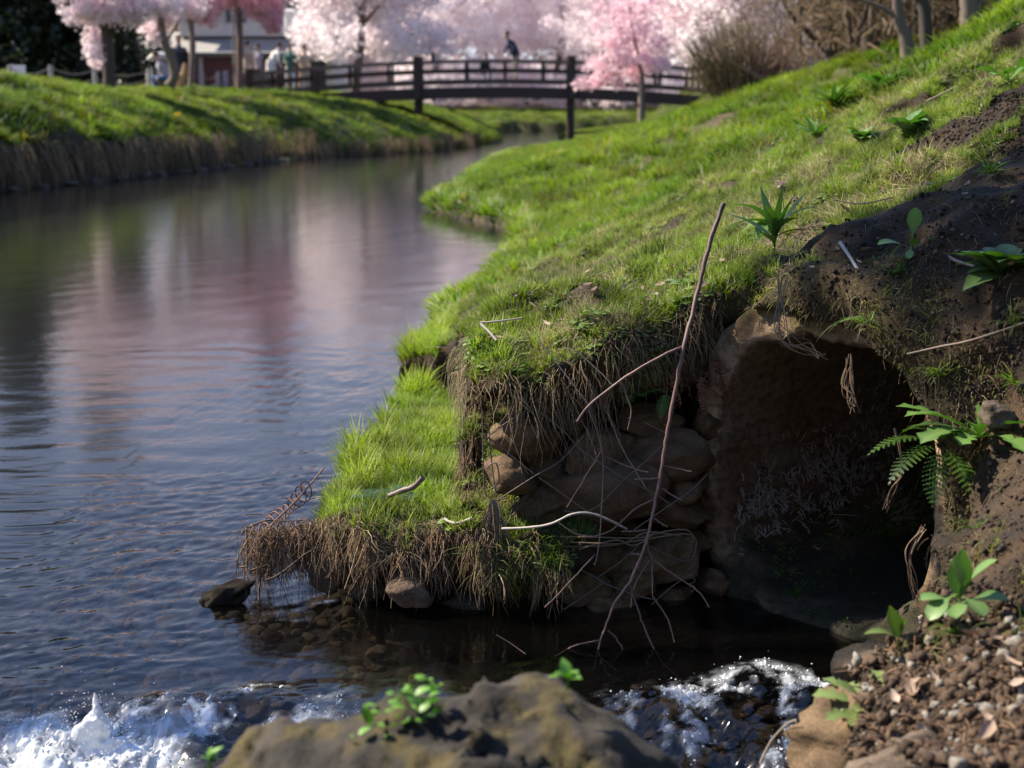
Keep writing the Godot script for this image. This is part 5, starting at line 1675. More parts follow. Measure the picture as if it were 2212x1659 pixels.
func cherry(label: String, at: Vector3, h: float, spread: float, lean: Vector3, low: float, dens: int, c1: Color, c2: Color, group := "", bark := Color(0.07, 0.052, 0.045), r := 0.17) -> Node3D:
	var fork := Vector3(lean.x, h * 0.28, lean.z)
	var trunk := [Vector3(0, -0.15, 0), Vector3(lean.x * 0.25, h * 0.10, lean.z * 0.3), Vector3(lean.x * 0.7, h * 0.2, lean.z * 0.7), fork, Vector3(lean.x * 1.3, h * 0.55, lean.z * 1.2), Vector3(lean.x * 1.3 + 0.2, h * 0.85, lean.z)]
	var limbs := []
	var puffs := []
	var n := 7
	for k in n:
		var a := k * TAU / n + rr(-0.4, 0.4)
		var out := Vector3(cos(a), 0, sin(a)) * spread * rr(0.65, 1.0)
		var from := fork + Vector3(0, rr(0.0, h * 0.2), 0)
		var top := h * rr(0.55, 0.9)
		var tip := fork + out + Vector3(0, top - fork.y, 0)
		tip.y = maxf(tip.y, low)
		limbs.append([[from, from.lerp(tip, 0.4) + Vector3(0, 0.25, 0), tip], r * 0.5])
		puffs.append([from.lerp(tip, 0.85), Vector3(spread * 0.42, h * 0.16, spread * 0.42), dens])
		puffs.append([from.lerp(tip, 0.5) - Vector3(0, h * 0.06, 0), Vector3(spread * 0.38, h * 0.13, spread * 0.38), int(dens * 0.6)])
		puffs.append([Vector3(fork.x, lerpf(low, h, 0.4), fork.z) + out * 0.8, Vector3(spread * 0.45, h * 0.16, spread * 0.45), int(dens * 0.8)])
		var droop := fork + out * 1.05
		droop.y = low + rr(0.2, 0.9)
		puffs.append([droop, Vector3(spread * 0.36, h * 0.13, spread * 0.36), int(dens * 0.7)])
	puffs.append([Vector3(lean.x, h * 0.8, lean.z), Vector3(spread * 0.6, h * 0.22, spread * 0.6), dens * 2])
	return tree("cherry_tree", label, at, trunk, r, limbs, puffs, bark, c1, c2, clump_big, 1.0, group)

func evergreen(label: String, at: Vector3, h: float, w: float) -> void:
	var puffs := []
	for k in 9:
		var f := k / 8.0
		puffs.append([Vector3(rr(-0.3, 0.3), h * lerpf(0.08, 0.95, f), rr(-0.3, 0.3)), Vector3(w * (1.0 - f * 0.75), h * 0.10, w * (1.0 - f * 0.75)), int(150 * (1.1 - f * 0.7))])
	tree("evergreen_tree", label, at, [Vector3(0, -0.2, 0), Vector3(0.05, h * 0.5, 0), Vector3(0, h * 0.95, 0)], 0.2, [], puffs, Color(0.05, 0.04, 0.035), Color(0.010, 0.020, 0.008), Color(0.028, 0.042, 0.012), clump_leaf, 1.25, "", "foliage")

func trees() -> void:
	clump_big = blossom_clump(26, 0.30, 0.075).commit(M.petal)
	clump_small = blossom_clump(16, 0.16, 0.05).commit(M.petal)
	clump_leaf = blossom_clump(26, 0.34, 0.085).commit(M.leaf)
	var tw := MB.new()
	for k in 14:
		var p := Vector3(rr(-.3, .3), rr(-.3, .3), rr(-.3, .3))
		tw.tube([p, p + Vector3(rr(-.25, .25), rr(-.1, .4), rr(-.25, .25))], 0.008, 0.003, 3, Color(rr(0.7, 1.1), rr(0.7, 1.0), rr(0.7, 1.0)))
	clump_twigs = tw.commit(M.root)
	var pale := Color(0.96, 0.91, 0.92)
	var white := Color(0.97, 0.94, 0.93)
	var pink := Color(0.95, 0.77, 0.81)
	var deep := Color(0.92, 0.64, 0.71)
	# left bank, near to far
	var at := on_land(238, 40.0)
	var tk := [pt(238, 190, -at.z) - at, pt(234, 110, -at.z) - at, pt(228, 60, -at.z) - at, pt(240, 20, -at.z) - at, pt(238, -60, -at.z) - at]
	var k: float = -at.z / FOCAL
	var pf := []
	for q in [[230, 20, 70, 30, 420], [185, 25, 55, 20, 260], [290, 15, 70, 26, 420], [340, 5, 60, 24, 300], [215, 60, 24, 30, 120], [200, 85, 20, 14, 60], [205, 112, 18, 16, 55], [215, 132, 16, 14, 45], [290, 42, 40, 10, 110], [165, 38, 20, 8, 50], [230, -40, 150, 50, 1200], [250, -120, 190, 70, 1800]]:
		pf.append([pt(q[0], q[1], -at.z + rr(-0.4, 0.4)) - at, Vector3(q[2] * k, q[3] * k, q[2] * k * 0.8), int(q[4] * 0.32)])
	tree("cherry_tree", "pink cherry tree with a dark straight trunk on the left bank beside the white board", at, tk, 0.13, [[[pt(236, 90, -at.z) - at, pt(258, 50, -at.z) - at, pt(285, 10, -at.z) - at], 0.06], [[pt(230, 70, -at.z) - at, pt(205, 40, -at.z) - at, pt(160, 0, -at.z) - at], 0.05]], pf, Color(0.075, 0.055, 0.045), pink.lerp(pale, 0.55), pale, clump_small, 1.0)
	at = on_land(366, 45.0)
	k = -at.z / FOCAL
	pf = []
	for q in [[350, 40, 30, 20, 150], [320, 62, 24, 10, 60], [352, 80, 18, 16, 70], [400, 15, 50, 20, 230], [360, -30, 120, 40, 800], [375, -110, 150, 60, 1100]]:
		pf.append([pt(q[0], q[1], -at.z + rr(-0.4, 0.4)) - at, Vector3(q[2] * k, q[3] * k, q[2] * k * 0.8), int(q[4] * 0.32)])
	tree("cherry_tree", "cherry tree with a curved grey trunk leaning left in front of the man in jeans", at, [pt(366, 186, -at.z) - at, pt(378, 160, -at.z) - at, pt(366, 115, -at.z) - at, pt(350, 75, -at.z) - at, pt(348, 20, -at.z) - at, pt(352, -50, -at.z) - at], 0.125, [[[pt(356, 95, -at.z) - at, pt(384, 50, -at.z) - at, pt(405, 5, -at.z) - at], 0.05]], pf, Color(0.15, 0.12, 0.085), pink.lerp(pale, 0.4), pale, clump_small, 1.0)
	at = pt(411, 165, 50.0); at.y = ground(at.x, 50.0)
	k = 50.0 / FOCAL
	tree("cherry_tree", "thin pale trunked cherry tree standing between the man in jeans and the house", at, [Vector3(0, -0.2, 0), pt(416, 100, 50) - at, pt(410, 40, 50) - at, pt(402, 0, 50) - at, pt(400, -60, 50) - at], 0.09, [], [[pt(425, 10, 50) - at, Vector3(60, 25, 50) * k, 300], [pt(450, 40, 50) - at, Vector3(26, 14, 26) * k, 60], [pt(410, -80, 50) - at, Vector3(140, 60, 120) * k, 800]], Color(0.20, 0.155, 0.13), deep, pink, clump_small, 1.0)
	at = pt(517, 175, 51.0); at.y = ground(at.x, 51.0)
	tree("cherry_tree", "weeping deep pink cherry tree with a straight brown trunk before the house doors", at, [Vector3(0, -0.2, 0), pt(518, 110, 51) - at, pt(517, 50, 51) - at, pt(512, 0, 51) - at, pt(514, -70, 51) - at], 0.10, [], [[pt(570, 20, 51) - at, Vector3(40, 26, 30) * k, 260], [pt(590, 48, 51) - at, Vector3(22, 22, 20) * k, 120], [pt(560, -50, 51) - at, Vector3(130, 50, 120) * k, 800], [pt(490, 0, 51) - at, Vector3(50, 14, 40) * k, 120]], Color(0.17, 0.11, 0.09), deep, pink, clump_small, 1.0)
	# the bank of blossom beyond the bridge
	cherry("white cherry tree in full blossom at the left end of the footbridge", Vector3(-6.4, 1.9, -64.0), 7.5, 2.7, Vector3(0.3, 0, 0), 1.6, 260, white, pale, "", Color(0.16, 0.12, 0.10))
	cherry("very pale cherry tree behind the left half of the footbridge", Vector3(-3.8, 1.5, -86.0), 8.5, 4.6, Vector3(-0.5, 0, 0), 0.2, 420, white, pale)
	cherry("broad pale cherry tree behind the man on the footbridge", Vector3(2.4, 1.5, -93.0), 9.5, 5.4, Vector3(0.4, 0, 0), 0.2, 480, white, pale)
	cherry("white cherry tree behind the right bridge pillar", Vector3(7.0, 1.5, -85.0), 8.5, 4.6, Vector3(-0.4, 0, 0), 0.2, 420, white, pale.lerp(pink, 0.2))
	cherry("lilac white cherry tree seen between brown bush and leaning tree", Vector3(12.4, 2.2, -66.0), 9.0, 5.0, Vector3(0.5, 0, 0), 0.3, 460, white, pale)
	cherry("far white cherry tree behind the right hand trunks", Vector3(20.0, 2.4, -76.0), 9.5, 5.6, Vector3(0, 0, 0), 0.4, 480, white, pale)
	cherry("pink cherry tree behind the bridge between bush and right pillar", Vector3(7.2, 1.9, -64.0), 7.0, 2.8, Vector3(0.2, 0, 0), 1.4, 240, pink, pale)
	cherry("cherry tree with mixed pink blossom behind the white tree by the bridge end", Vector3(-11.5, 1.9, -90.0), 9.0, 4.2, Vector3(0.2, 0, 0), 1.5, 380, pale, white)
	cherry("far pale cherry tree filling the gap behind the middle of the bridge", Vector3(-1.0, 1.5, -100.0), 13.0, 7.0, Vector3(0.2, 0, 0), 0.4, 760, white, pale)
	cherry("far lilac cherry tree filling the gap right of the bridge middle", Vector3(9.5, 1.5, -98.0), 13.0, 7.0, Vector3(-0.2, 0, 0), 0.4, 760, pale, white)
	cherry("tall pale cherry tree far behind the left bridge pillar", Vector3(-4.5, 1.5, -92.0), 12.0, 5.5, Vector3(0.2, 0, 0), 0.6, 620, white, pale)
	cherry("tall white cherry tree far behind the right bridge pillar", Vector3(4.6, 1.5, -106.0), 13.5, 6.5, Vector3(0.2, 0, 0), 0.6, 700, pale, white)
	cherry("cherry tree behind the crest between the bush and the forked trunk", Vector3(9.8, 2.0, -58.0), 7.5, 3.6, Vector3(0.2, 0, 0), 0.6, 360, white, pale)
	cherry("tall cherry tree far behind the brown bush", Vector3(15.5, 2.0, -92.0), 12.5, 6.0, Vector3(0.2, 0, 0), 0.6, 640, white, pale)
	# the young weeping tree by its stake
	at = on_land(1385, 42.0)
	k = -at.z / FOCAL
	var D := -at.z
	pf = []
	for q in [[1385, 130, 40, 20, 200], [1330, 120, 45, 26, 200], [1290, 140, 26, 16, 90], [1262, 180, 18, 10, 45], [1320, 165, 36, 18, 110], [1360, 165, 26, 18, 90], [1420, 140, 28, 20, 110], [1340, 70, 60, 34, 320], [1400, 80, 40, 30, 200], [1350, 20, 70, 30, 300]]:
		pf.append([pt(q[0], q[1], D + rr(-0.4, 0.4)) - at, Vector3(q[2] * k * 1.15, q[3] * k * 1.15, q[2] * k), int(q[4] * 0.28)])
	var wt := tree("weeping_cherry", "young weeping pink cherry tree tied to a pale stake before the bridge", at, [Vector3(0.05, -0.1, 0), pt(1390, 200, D) - at, pt(1383, 140, D) - at, pt(1370, 80, D) - at, pt(1360, 10, D) - at], 0.045, [[[pt(1384, 150, D) - at, pt(1340, 110, D) - at, pt(1270, 170, D) - at], 0.025]], pf, Color(0.13, 0.09, 0.075), deep, pink, clump_small, 0.9)
	var m := MB.new()
	m.tube([pt(1383, 275, D) - at, pt(1384, 178, D) - at], 0.062, 0.055, 8, Color(0.40, 0.32, 0.25))
	put("stake", m.commit(M.wood), wt)
	# out of view, its limbs placed to shade the bare earth above the culvert
	at = Vector3(-10.6, 1.2, -6.2)
	var shade := []
	var sl := []
	for q in [[Vector3(1.55, 1.15, -4.45), 13.2, 0.55, 110], [Vector3(1.2, 1.1, -4.6), 13.3, 0.3, 40], [Vector3(1.75, 1.35, -5.0), 13.6, 0.45, 60], [Vector3(2.3, 1.7, -6.0), 14.2, 0.5, 60], [Vector3(3.4, 2.1, -9.0), 14.5, 0.6, 60]]:
		var c: Vector3 = q[0] + to_sun * q[1] - at
		shade.append([c, Vector3.ONE * q[2], int(q[3] * 0.6)])
		sl.append([[Vector3(0.2, 5.0, 0), Vector3(0.2, 6.6, 0).lerp(c, 0.5) + Vector3(0, 0.4, 0), c], 0.07])
	tree("cherry_tree", "cherry tree on the near left bank that shades the bare earth above the culvert", at, [Vector3(0, -0.3, 0), Vector3(0.1, 3.0, 0), Vector3(0.2, 5.5, 0), Vector3(0.2, 7.5, 0)], 0.2, sl, shade, Color(0.07, 0.05, 0.045), pale, white, clump_small, 1.0)
	# dark evergreens at the upper left and behind the house
	evergreen("darkest evergreen tree at the upper left edge behind the fence", Vector3(-18.2, 2.2, -56.0), 8.5, 2.6)
	evergreen("dark evergreen tree second from the left edge behind the fence", Vector3(-15.6, 2.2, -58.0), 9.5, 2.4)
	evergreen("dark evergreen behind the trunk of the pink left bank cherry", Vector3(-17.6, 2.2, -66.0), 9.0, 3.0)
	evergreen("dark evergreen rising behind the roof of the house", Vector3(-13.5, 2.3, -86.0), 12.0, 4.0)
	evergreen("evergreen on the far left beyond the house", Vector3(-25.0, 2.3, -78.0), 12.0, 4.5)
	evergreen("tall dark evergreen showing above the blossom over the bridge", Vector3(5.5, 2.4, -112.0), 16.0, 5.0)
	evergreen("far dark evergreen behind the blossom on the right", Vector3(22.0, 2.4, -105.0), 14.0, 6.0)
	evergreen("far dark evergreen behind the blossom at the bridge end", Vector3(-8.0, 2.4, -118.0), 15.0, 6.0)
	# the right bank: a leaning tree, its neighbours and the thicket above
	right_tree("forked dark trunked tree standing at the crest right of the brown bush", [[1798, 145], [1800, 100], [1788, 50], [1780, 0], [1776, -80]], 27.0, 0.125, [[[1796, 118], [1750, 75], [1700, 20], [1690, -30]], [[1790, 60], [1830, 10], [1850, -60]]], Color(0.055, 0.045, 0.035))
	right_tree("leaning tree with dark foot and pale bark on the right slope", [[1968, 128], [1958, 92], [1944, 50], [1938, 0], [1930, -80]], 16.5, 0.062, [[[1945, 40], [1880, 6], [1800, -10]]], Color(0.16, 0.125, 0.10))
	right_tree("slanting grey brown trunk behind the leaning tree", [[1890, 70], [1872, 40], [1850, 0], [1830, -50]], 24.0, 0.13, [], Color(0.16, 0.12, 0.10))
	right_tree("dark leaning trunk at the top right of the slope", [[2010, 58], [1998, 25], [1980, -15], [1970, -60]], 19.0, 0.07, [], Color(0.06, 0.05, 0.042))
	right_tree("pair of pale trunks at the very top right edge of the wood", [[2100, 45], [2092, 10], [2085, -40]], 19.0, 0.10, [[[2102, 30], [2120, 0], [2130, -40]]], Color(0.2, 0.16, 0.13))
	# brown thicket on the crest
	for q in [[1905, 30, 27.0, "brown leafless thicket behind the slanting trunk on the right crest"], [1990, 20, 24.0, "brown leafless thicket behind the dark leaning trunk"], [2080, 5, 22.0, "brown thicket at the top right behind the pale trunks"], [1850, 20, 34.0, "thin brown thicket where the blossom meets the right crest"]]:
		var b := pt(q[0], q[1] + 40, q[2])
		b.y = ground(b.x, q[2])
		var r := thing("thicket", q[3], "bush", b)
		var xf := []
		var cs := []
		for j in 520:
			var p := Vector3(rng.randfn() * 1.0, rr(0, 3.4), rng.randfn() * 0.8)
			xf.append(Transform3D(Basis.from_euler(Vector3(rr(-.4, .4), rr(0, 6), rr(-.4, .4))).scaled(Vector3.ONE * rr(0.8, 1.5)), p))
			cs.append(Color(0.13, 0.085, 0.055).lerp(Color(0.25, 0.18, 0.11), rng.randf()))
		many("twigs", clump_twigs, xf, cs, r)
		for j in 7:
			m = MB.new()
			var f := Vector3(rr(-1.3, 1.3), 0, rr(-0.6, 0.6))
			m.tube(smooth_path([f, f + Vector3(rr(-.2, .2), 1.2, 0), f + Vector3(rr(-.8, .8), 3.2, rr(-.3, .3))], 4), 0.05, 0.02, 6, Color(0.12, 0.09, 0.07))
			put("stem", m.commit(M.bark), r)
	bush()

func right_tree(label: String, path: Array, D: float, r: float, limbs: Array, bark: Color) -> void:
	var at := pt(path[0][0], path[0][1], D)
	at.y = minf(at.y, ground(at.x, D)) - 0.05
	var t := []
	for q in path: t.append(pt(q[0], q[1], D) - at)
	t[0] = Vector3(t[0].x, -0.1, 0)
	var lm := []
	for q in limbs:
		var a := []
		for w in q: a.append(pt(w[0], w[1], D) - at)
		lm.append([a, r * 0.5])
	var top: Vector3 = t[-1]
	tree("bare_tree", label, at, t, r, lm, [[top + Vector3(0, 1.2, 0), Vector3(1.6, 1.2, 1.6), 60]], bark, Color(0.15, 0.10, 0.07), Color(0.2, 0.14, 0.09), clump_twigs, 1.0, "", "twigs")

func bush() -> void:
	var at := pt(1610, 196, 29.0)
	at.y = ground(at.x, 29.0)
	var r := thing("bare_bush", "big brown leafless bush of fanning stems on the right bank before the bridge end", "bush", at)
	var m := MB.new()
	for k in 620:
		var f := Vector3(rr(-0.55, 0.62), -0.05, rr(-0.4, 0.4))
		var u := f.x / 0.6
		var a := u * 0.55 + rr(-0.28, 0.12)
		var L := rr(0.7, 1.75) * (1.0 - 0.15 * absf(u))
		if u < -0.5: L *= 0.9
		var d := Vector3(sin(a), cos(a), rr(-0.3, 0.3)).normalized()
		var c := Color(0.16, 0.105, 0.075).lerp(Color(0.30, 0.20, 0.15), rng.randf())
		if u < 0.0 and rng.randf() < 0.4: c = Color(0.14, 0.12, 0.04)
		m.tube([f, f + d * L * 0.5 + Vector3(rr(-.05, .05), 0, 0), f + d * L + Vector3(rr(-.1, .1), -0.02, 0)], rr(0.006, 0.012), 0.004, 4, c)
	put("stems", m.commit(M.root), r).set_meta("kind", "stuff")
	var xf := []
	var cs := []
	for k in 260:
		var p := Vector3(rr(-1.0, 0.2), rr(0.05, 1.3), rr(-0.5, 0.5))
		xf.append(Transform3D(Basis.from_euler(Vector3(rr(0, 6), rr(0, 6), rr(0, 6))).scaled(Vector3.ONE * rr(0.3, 0.6)), p))
		cs.append(Color(0.10, 0.085, 0.03).lerp(Color(0.17, 0.12, 0.07), rng.randf()))
	many("foliage", clump_twigs, xf, cs, r)
	m = MB.new()
	m.tube(smooth_path([pt(1690, 190, 28.6) - at, pt(1610, 150, 28.4) - at, pt(1555, 118, 28.2) - at, pt(1535, 96, 28.2) - at], 4), 0.03, 0.016, 6, Color(0.27, 0.2, 0.16))
	put("branch", m.commit(M.bark), r)

# ------------------------------------------------------------------ the footbridge
func deck_y(x: float) -> float:
	return 2.10 - 0.0062 * (x + 0.4) * (x + 0.4)

func footbridge() -> void:
	var z0 := -54.0
	var root := thing("footbridge", "dark brown arched wooden footbridge on slim pillars across the stream", "bridge", Vector3(0, 0, z0))
	var dark := Color(0.045, 0.030, 0.024)
	var worn_or_lit := Color(0.14, 0.11, 0.095)  # lighter rail tops and post caps: sunlight put into the wood colour
	var x0 := -9.2
	var x1 := 7.0
	for side in [-1.0, 1.0]:
		var z: float = side * 0.85
		# girder under the deck edge
		put("girder", arch_beam(x0, x1, -0.32, 0.38, 0.18, z * 0.96, dark), root)
		put("lower_rail", arch_beam(x0, x1, 0.06, 0.15, 0.11, z, dark * 1.2), root)
		put("middle_rail", arch_beam(x0, x1, 0.42, 0.13, 0.09, z, dark * 1.3), root)
		put("top_rail", arch_beam(x0, x1, 0.74, 0.09, 0.15, z, worn_or_lit), root)
		for x in [-8.9, -3.22, 2.02, 6.8]:
			var m := MB.new()
			var y := deck_y(x)
			m.box(Vector3(x, y + 0.24, z), Vector3(0.26, 1.30, 0.26), dark, Basis(), 0.02)
			var o := put("post", m.commit(M.wood), root)
			m = MB.new()
			m.box(Vector3(x, y + 0.92, z), Vector3(0.33, 0.07, 0.33), worn_or_lit, Basis(), 0.02)
			put("post_cap", m.commit(M.wood), o)
		var x := x0 + 1.1
		while x < x1 - 0.4:
			if absf(x + 3.22) > 0.4 and absf(x - 2.02) > 0.4:
				var m := MB.new()
				m.box(Vector3(x, deck_y(x) + 0.35, z), Vector3(0.10, 0.72, 0.09), dark * 1.2)
				put("baluster", m.commit(M.wood), root)
			x += 1.31
	var k := 0
	var variants := []
	for j in 4:
		var m := MB.new()
		m.box(Vector3.ZERO, Vector3(0.19, 0.06, 1.9), Color(0.10, 0.08, 0.065) * (0.8 + 0.15 * j), Basis(), 0.006)
		variants.append(m.commit(M.wood))
	var px := x0
	while px < x1:
		var o := put("plank", variants[k % 4], root, Vector3(px, deck_y(px) + 0.03, 0))
		o.rotation.z = atan(-2.0 * 0.0062 * (px + 0.4))
		px += 0.2
		k += 1
	for x in [-3.22, 2.02]:
		var g := ground(x, -z0)
		for side in [-1.0, 1.0]:
			var m := MB.new()
			m.tube([Vector3(x, minf(g, 0.0) - 0.5, side * 0.7), Vector3(x, deck_y(x) - 0.3, side * 0.7)], 0.115, 0.11, 10, dark)
			put("pillar", m.commit(M.wood), root)
		var m := MB.new()
		m.box(Vector3(x, deck_y(x) - 0.40, 0), Vector3(0.24, 0.22, 2.3), dark, Basis(), 0.02)
		put("cross_beam", m.commit(M.wood), root)

func arch_beam(x0: float, x1: float, up: float, h: float, w: float, z: float, col: Color) -> ArrayMesh:
	var m := MB.new()
	var n := 24
	for k in n:
		var a := lerpf(x0, x1, k / float(n))
		var b := lerpf(x0, x1, (k + 1) / float(n))
		var ya := deck_y(a) + up
		var yb := deck_y(b) + up
		var lo := [Vector3(a, ya - h / 2, z - w / 2), Vector3(b, yb - h / 2, z - w / 2), Vector3(b, yb - h / 2, z + w / 2), Vector3(a, ya - h / 2, z + w / 2)]
		var hi := [Vector3(a, ya + h / 2, z - w / 2), Vector3(b, yb + h / 2, z - w / 2), Vector3(b, yb + h / 2, z + w / 2), Vector3(a, ya + h / 2, z + w / 2)]
		m.face([lo[0], lo[1], lo[2], lo[3]], col)
		m.face([hi[3], hi[2], hi[1], hi[0]], col)
		m.face([lo[3], lo[2], hi[2], hi[3]], col)
		m.face([lo[1], lo[0], hi[0], hi[1]], col)
	return m.commit(M.wood)

# ------------------------------------------------------------------ people
func capsule(p: Vector3, a: Vector3, b: Vector3, ra: float, rb: float) -> float:
	var ab := b - a
	var t := clampf((p - a).dot(ab) / maxf(ab.dot(ab), 1e-6), 0.0, 1.0)
	return (p - a - ab * t).length() - lerpf(ra, rb, t)

func person(label: String, at: Vector3, turn: float, o: Dictionary) -> void:
	# joints in metres from the feet, the figure facing +z before it is turned
	var h: float = o.get("tall", 1.68)
	var s := h / 1.70
	var bend: float = o.get("bend", 0.0)
	var sit: bool = o.get("sit", false)
	var hipy := (0.46 if sit else 0.90) * s
	var hip := Vector3(0, hipy, 0)
	var chest := hip + Vector3(0, 0.40 * cos(bend), 0.40 * sin(bend)) * s
	var neck := chest + Vector3(0, 0.17 * cos(bend), 0.17 * sin(bend)) * s
	var head := neck + Vector3(0, 0.17, 0.05 + 0.12 * sin(bend)) * s
	var parts := []
	parts.append([hip, chest, 0.145 * s, 0.165 * s, "top"])
	parts.append([chest, neck, 0.16 * s, 0.075 * s, "top"])
	parts.append([neck, head, 0.052 * s, 0.05 * s, "skin"])
	parts.append([head, head + Vector3(0, 0.05, 0.01) * s, 0.088 * s, 0.092 * s, "head"])
	parts.append([head + Vector3(0, 0.0, 0.085) * s, head + Vector3(0, -0.025, 0.10) * s, 0.018 * s, 0.02 * s, "skin"])
	var stride: float = o.get("stride", 0.12)
	for side in [-1.0, 1.0]:
		var hj := hip + Vector3(0.09 * side, -0.02, 0) * s
		var knee := hj + Vector3(0.02 * side, -0.42, 0.03 + stride * side) * s
		if sit: knee = hj + Vector3(0.05 * side, 0.02, 0.42) * s
		var foot := Vector3(knee.x, 0.07 * s, knee.z - 0.04 * s + (0.0 if sit else stride * side * 0.6 * s))
		parts.append([hj, knee, 0.092 * s, 0.062 * s, "legs"])
		parts.append([knee, foot, 0.06 * s, 0.042 * s, "legs"])
		parts.append([foot + Vector3(0, -0.03, -0.03) * s, foot + Vector3(0, -0.035, 0.15) * s, 0.042 * s, 0.036 * s, "shoes"])
		var sh := chest + Vector3(0.19 * side, 0.08, 0.02) * s
		var el := sh + Vector3(0.06 * side, -0.28, -0.02 + o.get("reach", 0.0) * 0.25) * s
		var wr := el + Vector3(-0.03 * side, -0.22 + o.get("reach", 0.0) * 0.22, 0.10 + o.get("reach", 0.0) * 0.15) * s
		parts.append([sh, el, 0.055 * s, 0.045 * s, "top"])
		parts.append([el, wr, 0.044 * s, 0.034 * s, "top"])
		parts.append([wr, wr + Vector3(0, -0.05, 0.02) * s, 0.036 * s, 0.03 * s, "skin"])
		for f in 4: parts.append([wr + Vector3(0.012 * (f - 1.5), -0.06, 0.02) * s, wr + Vector3(0.013 * (f - 1.5), -0.13 + 0.01 * absf(f - 1.5), 0.04) * s, 0.0105 * s, 0.009 * s, "skin"])
		parts.append([wr + Vector3(-0.03 * side, -0.03, 0.03) * s, wr + Vector3(-0.045 * side, -0.08, 0.06) * s, 0.012 * s, 0.010 * s, "skin"])
	if o.get("coat", false):
		parts.append([hip + Vector3(0, 0.1, 0) * s, hip + Vector3(0, -0.28, 0) * s, 0.165 * s, 0.20 * s, "top"])
	var field := func(p: Vector3) -> float:
		var d := 1e9
		for q in parts:
			var e := capsule(p, q[0], q[1], q[2], q[3])
			d = smin(d, e, 0.035 if q[2] > 0.03 else 0.008)
		return d
	var m := nets(Vector3(-0.48, -0.03, -0.45), Vector3(0.48, h + 0.12, 0.75), 0.042, field, 0.95)
	var cols := {"top": o.top, "legs": o.legs, "shoes": o.get("shoes", Color(0.05, 0.05, 0.05)), "skin": Color(0.45, 0.29, 0.21), "head": Color(0.45, 0.29, 0.21)}
	for k in m.v.size():
		var p := m.v[k]
		var best := 1e9
		var kind := "top"
		for q in parts:
			var e := capsule(p, q[0], q[1], q[2], q[3])
			if e < best: best = e; kind = q[4]
		m.c[k] = cols[kind]
	var root := thing("person", label, "person", at, turn)
	put("body", m.commit(M.cloth), root)
	# hair or hat
	var hm := rock_mesh(Vector3(0.102, 0.085, 0.108) * s, 0.05, 0, o.get("hair", Color(0.02, 0.015, 0.012)), o.get("hair", Color(0.03, 0.022, 0.018)), -1.0, 14, 9)
	var ho := put("hat" if o.get("hat", false) else "hair", hm.commit(M.cloth), root)
	ho.position = head + Vector3(0, 0.075, -0.018) * s
	# eyes and mouth
	for side in [-1.0, 1.0]:
		var em := rock_mesh(Vector3(0.012, 0.008, 0.008) * s, 0.0, 0, Color(0.02, 0.02, 0.02), Color(0.02, 0.02, 0.02), -1.0, 8, 6)
		put("eye", em.commit(M.cloth), root).position = head + Vector3(0.034 * side, 0.035, 0.088) * s
	var mm := rock_mesh(Vector3(0.022, 0.006, 0.008) * s, 0.0, 0, Color(0.25, 0.09, 0.08), Color(0.25, 0.09, 0.08), -1.0, 8, 6)
	put("mouth", mm.commit(M.cloth), root).position = head + Vector3(0, -0.045, 0.088) * s
	if o.has("bag"):
		var bm := MB.new()
		bm.box(o.bag_at * s, Vector3(0.26, 0.34, 0.15) * s, o.bag, Basis(), 0.03)
		put("bag", bm.commit(M.cloth), root)

func on_land(x: float, D: float) -> Vector3:
	var p := pt(x, 160, D)
	return Vector3(p.x, ground(p.x, D), -D)

func people() -> void:
	person("person in a navy jacket and beige trousers leaning over the rail of the footbridge", Vector3(0.15, deck_y(0.15) + 0.06, -54.1), -1.0, {"top": Color(0.018, 0.025, 0.06), "legs": Color(0.30, 0.25, 0.20), "bend": 0.55, "stride": 0.05, "reach": 0.4})
	person("child in dark clothes crouching at the rail in the middle of the footbridge", Vector3(-1.0, deck_y(-1.0) + 0.06, -54.1), 0.6, {"top": Color(0.02, 0.03, 0.025), "legs": Color(0.03, 0.03, 0.04), "tall": 1.25, "bend": 0.4, "sit": true})
	person("man in a dark jacket with a bag and blue jeans behind the leaning cherry trunk", on_land(388, 49.0), 0.3, {"top": Color(0.03, 0.035, 0.055), "legs": Color(0.04, 0.09, 0.22), "shoes": Color(0.6, 0.6, 0.6), "bag": Color(0.012, 0.013, 0.018), "bag_at": Vector3(0.14, 1.15, 0.14)})
	person("person in blue jeans crouching on the crest left of the leaning cherry trunk", on_land(362, 49.5), -1.6, {"top": Color(0.35, 0.35, 0.38), "legs": Color(0.05, 0.12, 0.28), "shoes": Color(0.7, 0.7, 0.7), "sit": true, "bend": 0.5})
	person("person in a long beige coat on the path before the house", on_land(535, 57.0), 2.6, {"top": Color(0.50, 0.38, 0.27), "legs": Color(0.55, 0.55, 0.6), "coat": true})
	person("person in a puffy white coat bending forward near the bridge end", on_land(586, 57.0), 2.2, {"top": Color(0.78, 0.74, 0.66), "legs": Color(0.22, 0.17, 0.12), "coat": true, "bend": 0.5})
	person("person in a green jacket and white trousers taking a picture near the bridge end", on_land(627, 58.0), 0.3, {"top": Color(0.08, 0.17, 0.13), "legs": Color(0.70, 0.72, 0.75), "reach": 1.0, "hair": Color(0.02, 0.02, 0.02)})
	person("person in a peach jumper and pale trousers beside the green jacket", on_land(657, 58.5), 0.8, {"top": Color(0.62, 0.45, 0.33), "legs": Color(0.50, 0.38, 0.29)})
	person("person in grey lilac clothes behind the person in the beige coat", on_land(560, 60.0), -1.2, {"top": Color(0.22, 0.20, 0.25), "legs": Color(0.28, 0.26, 0.31)})

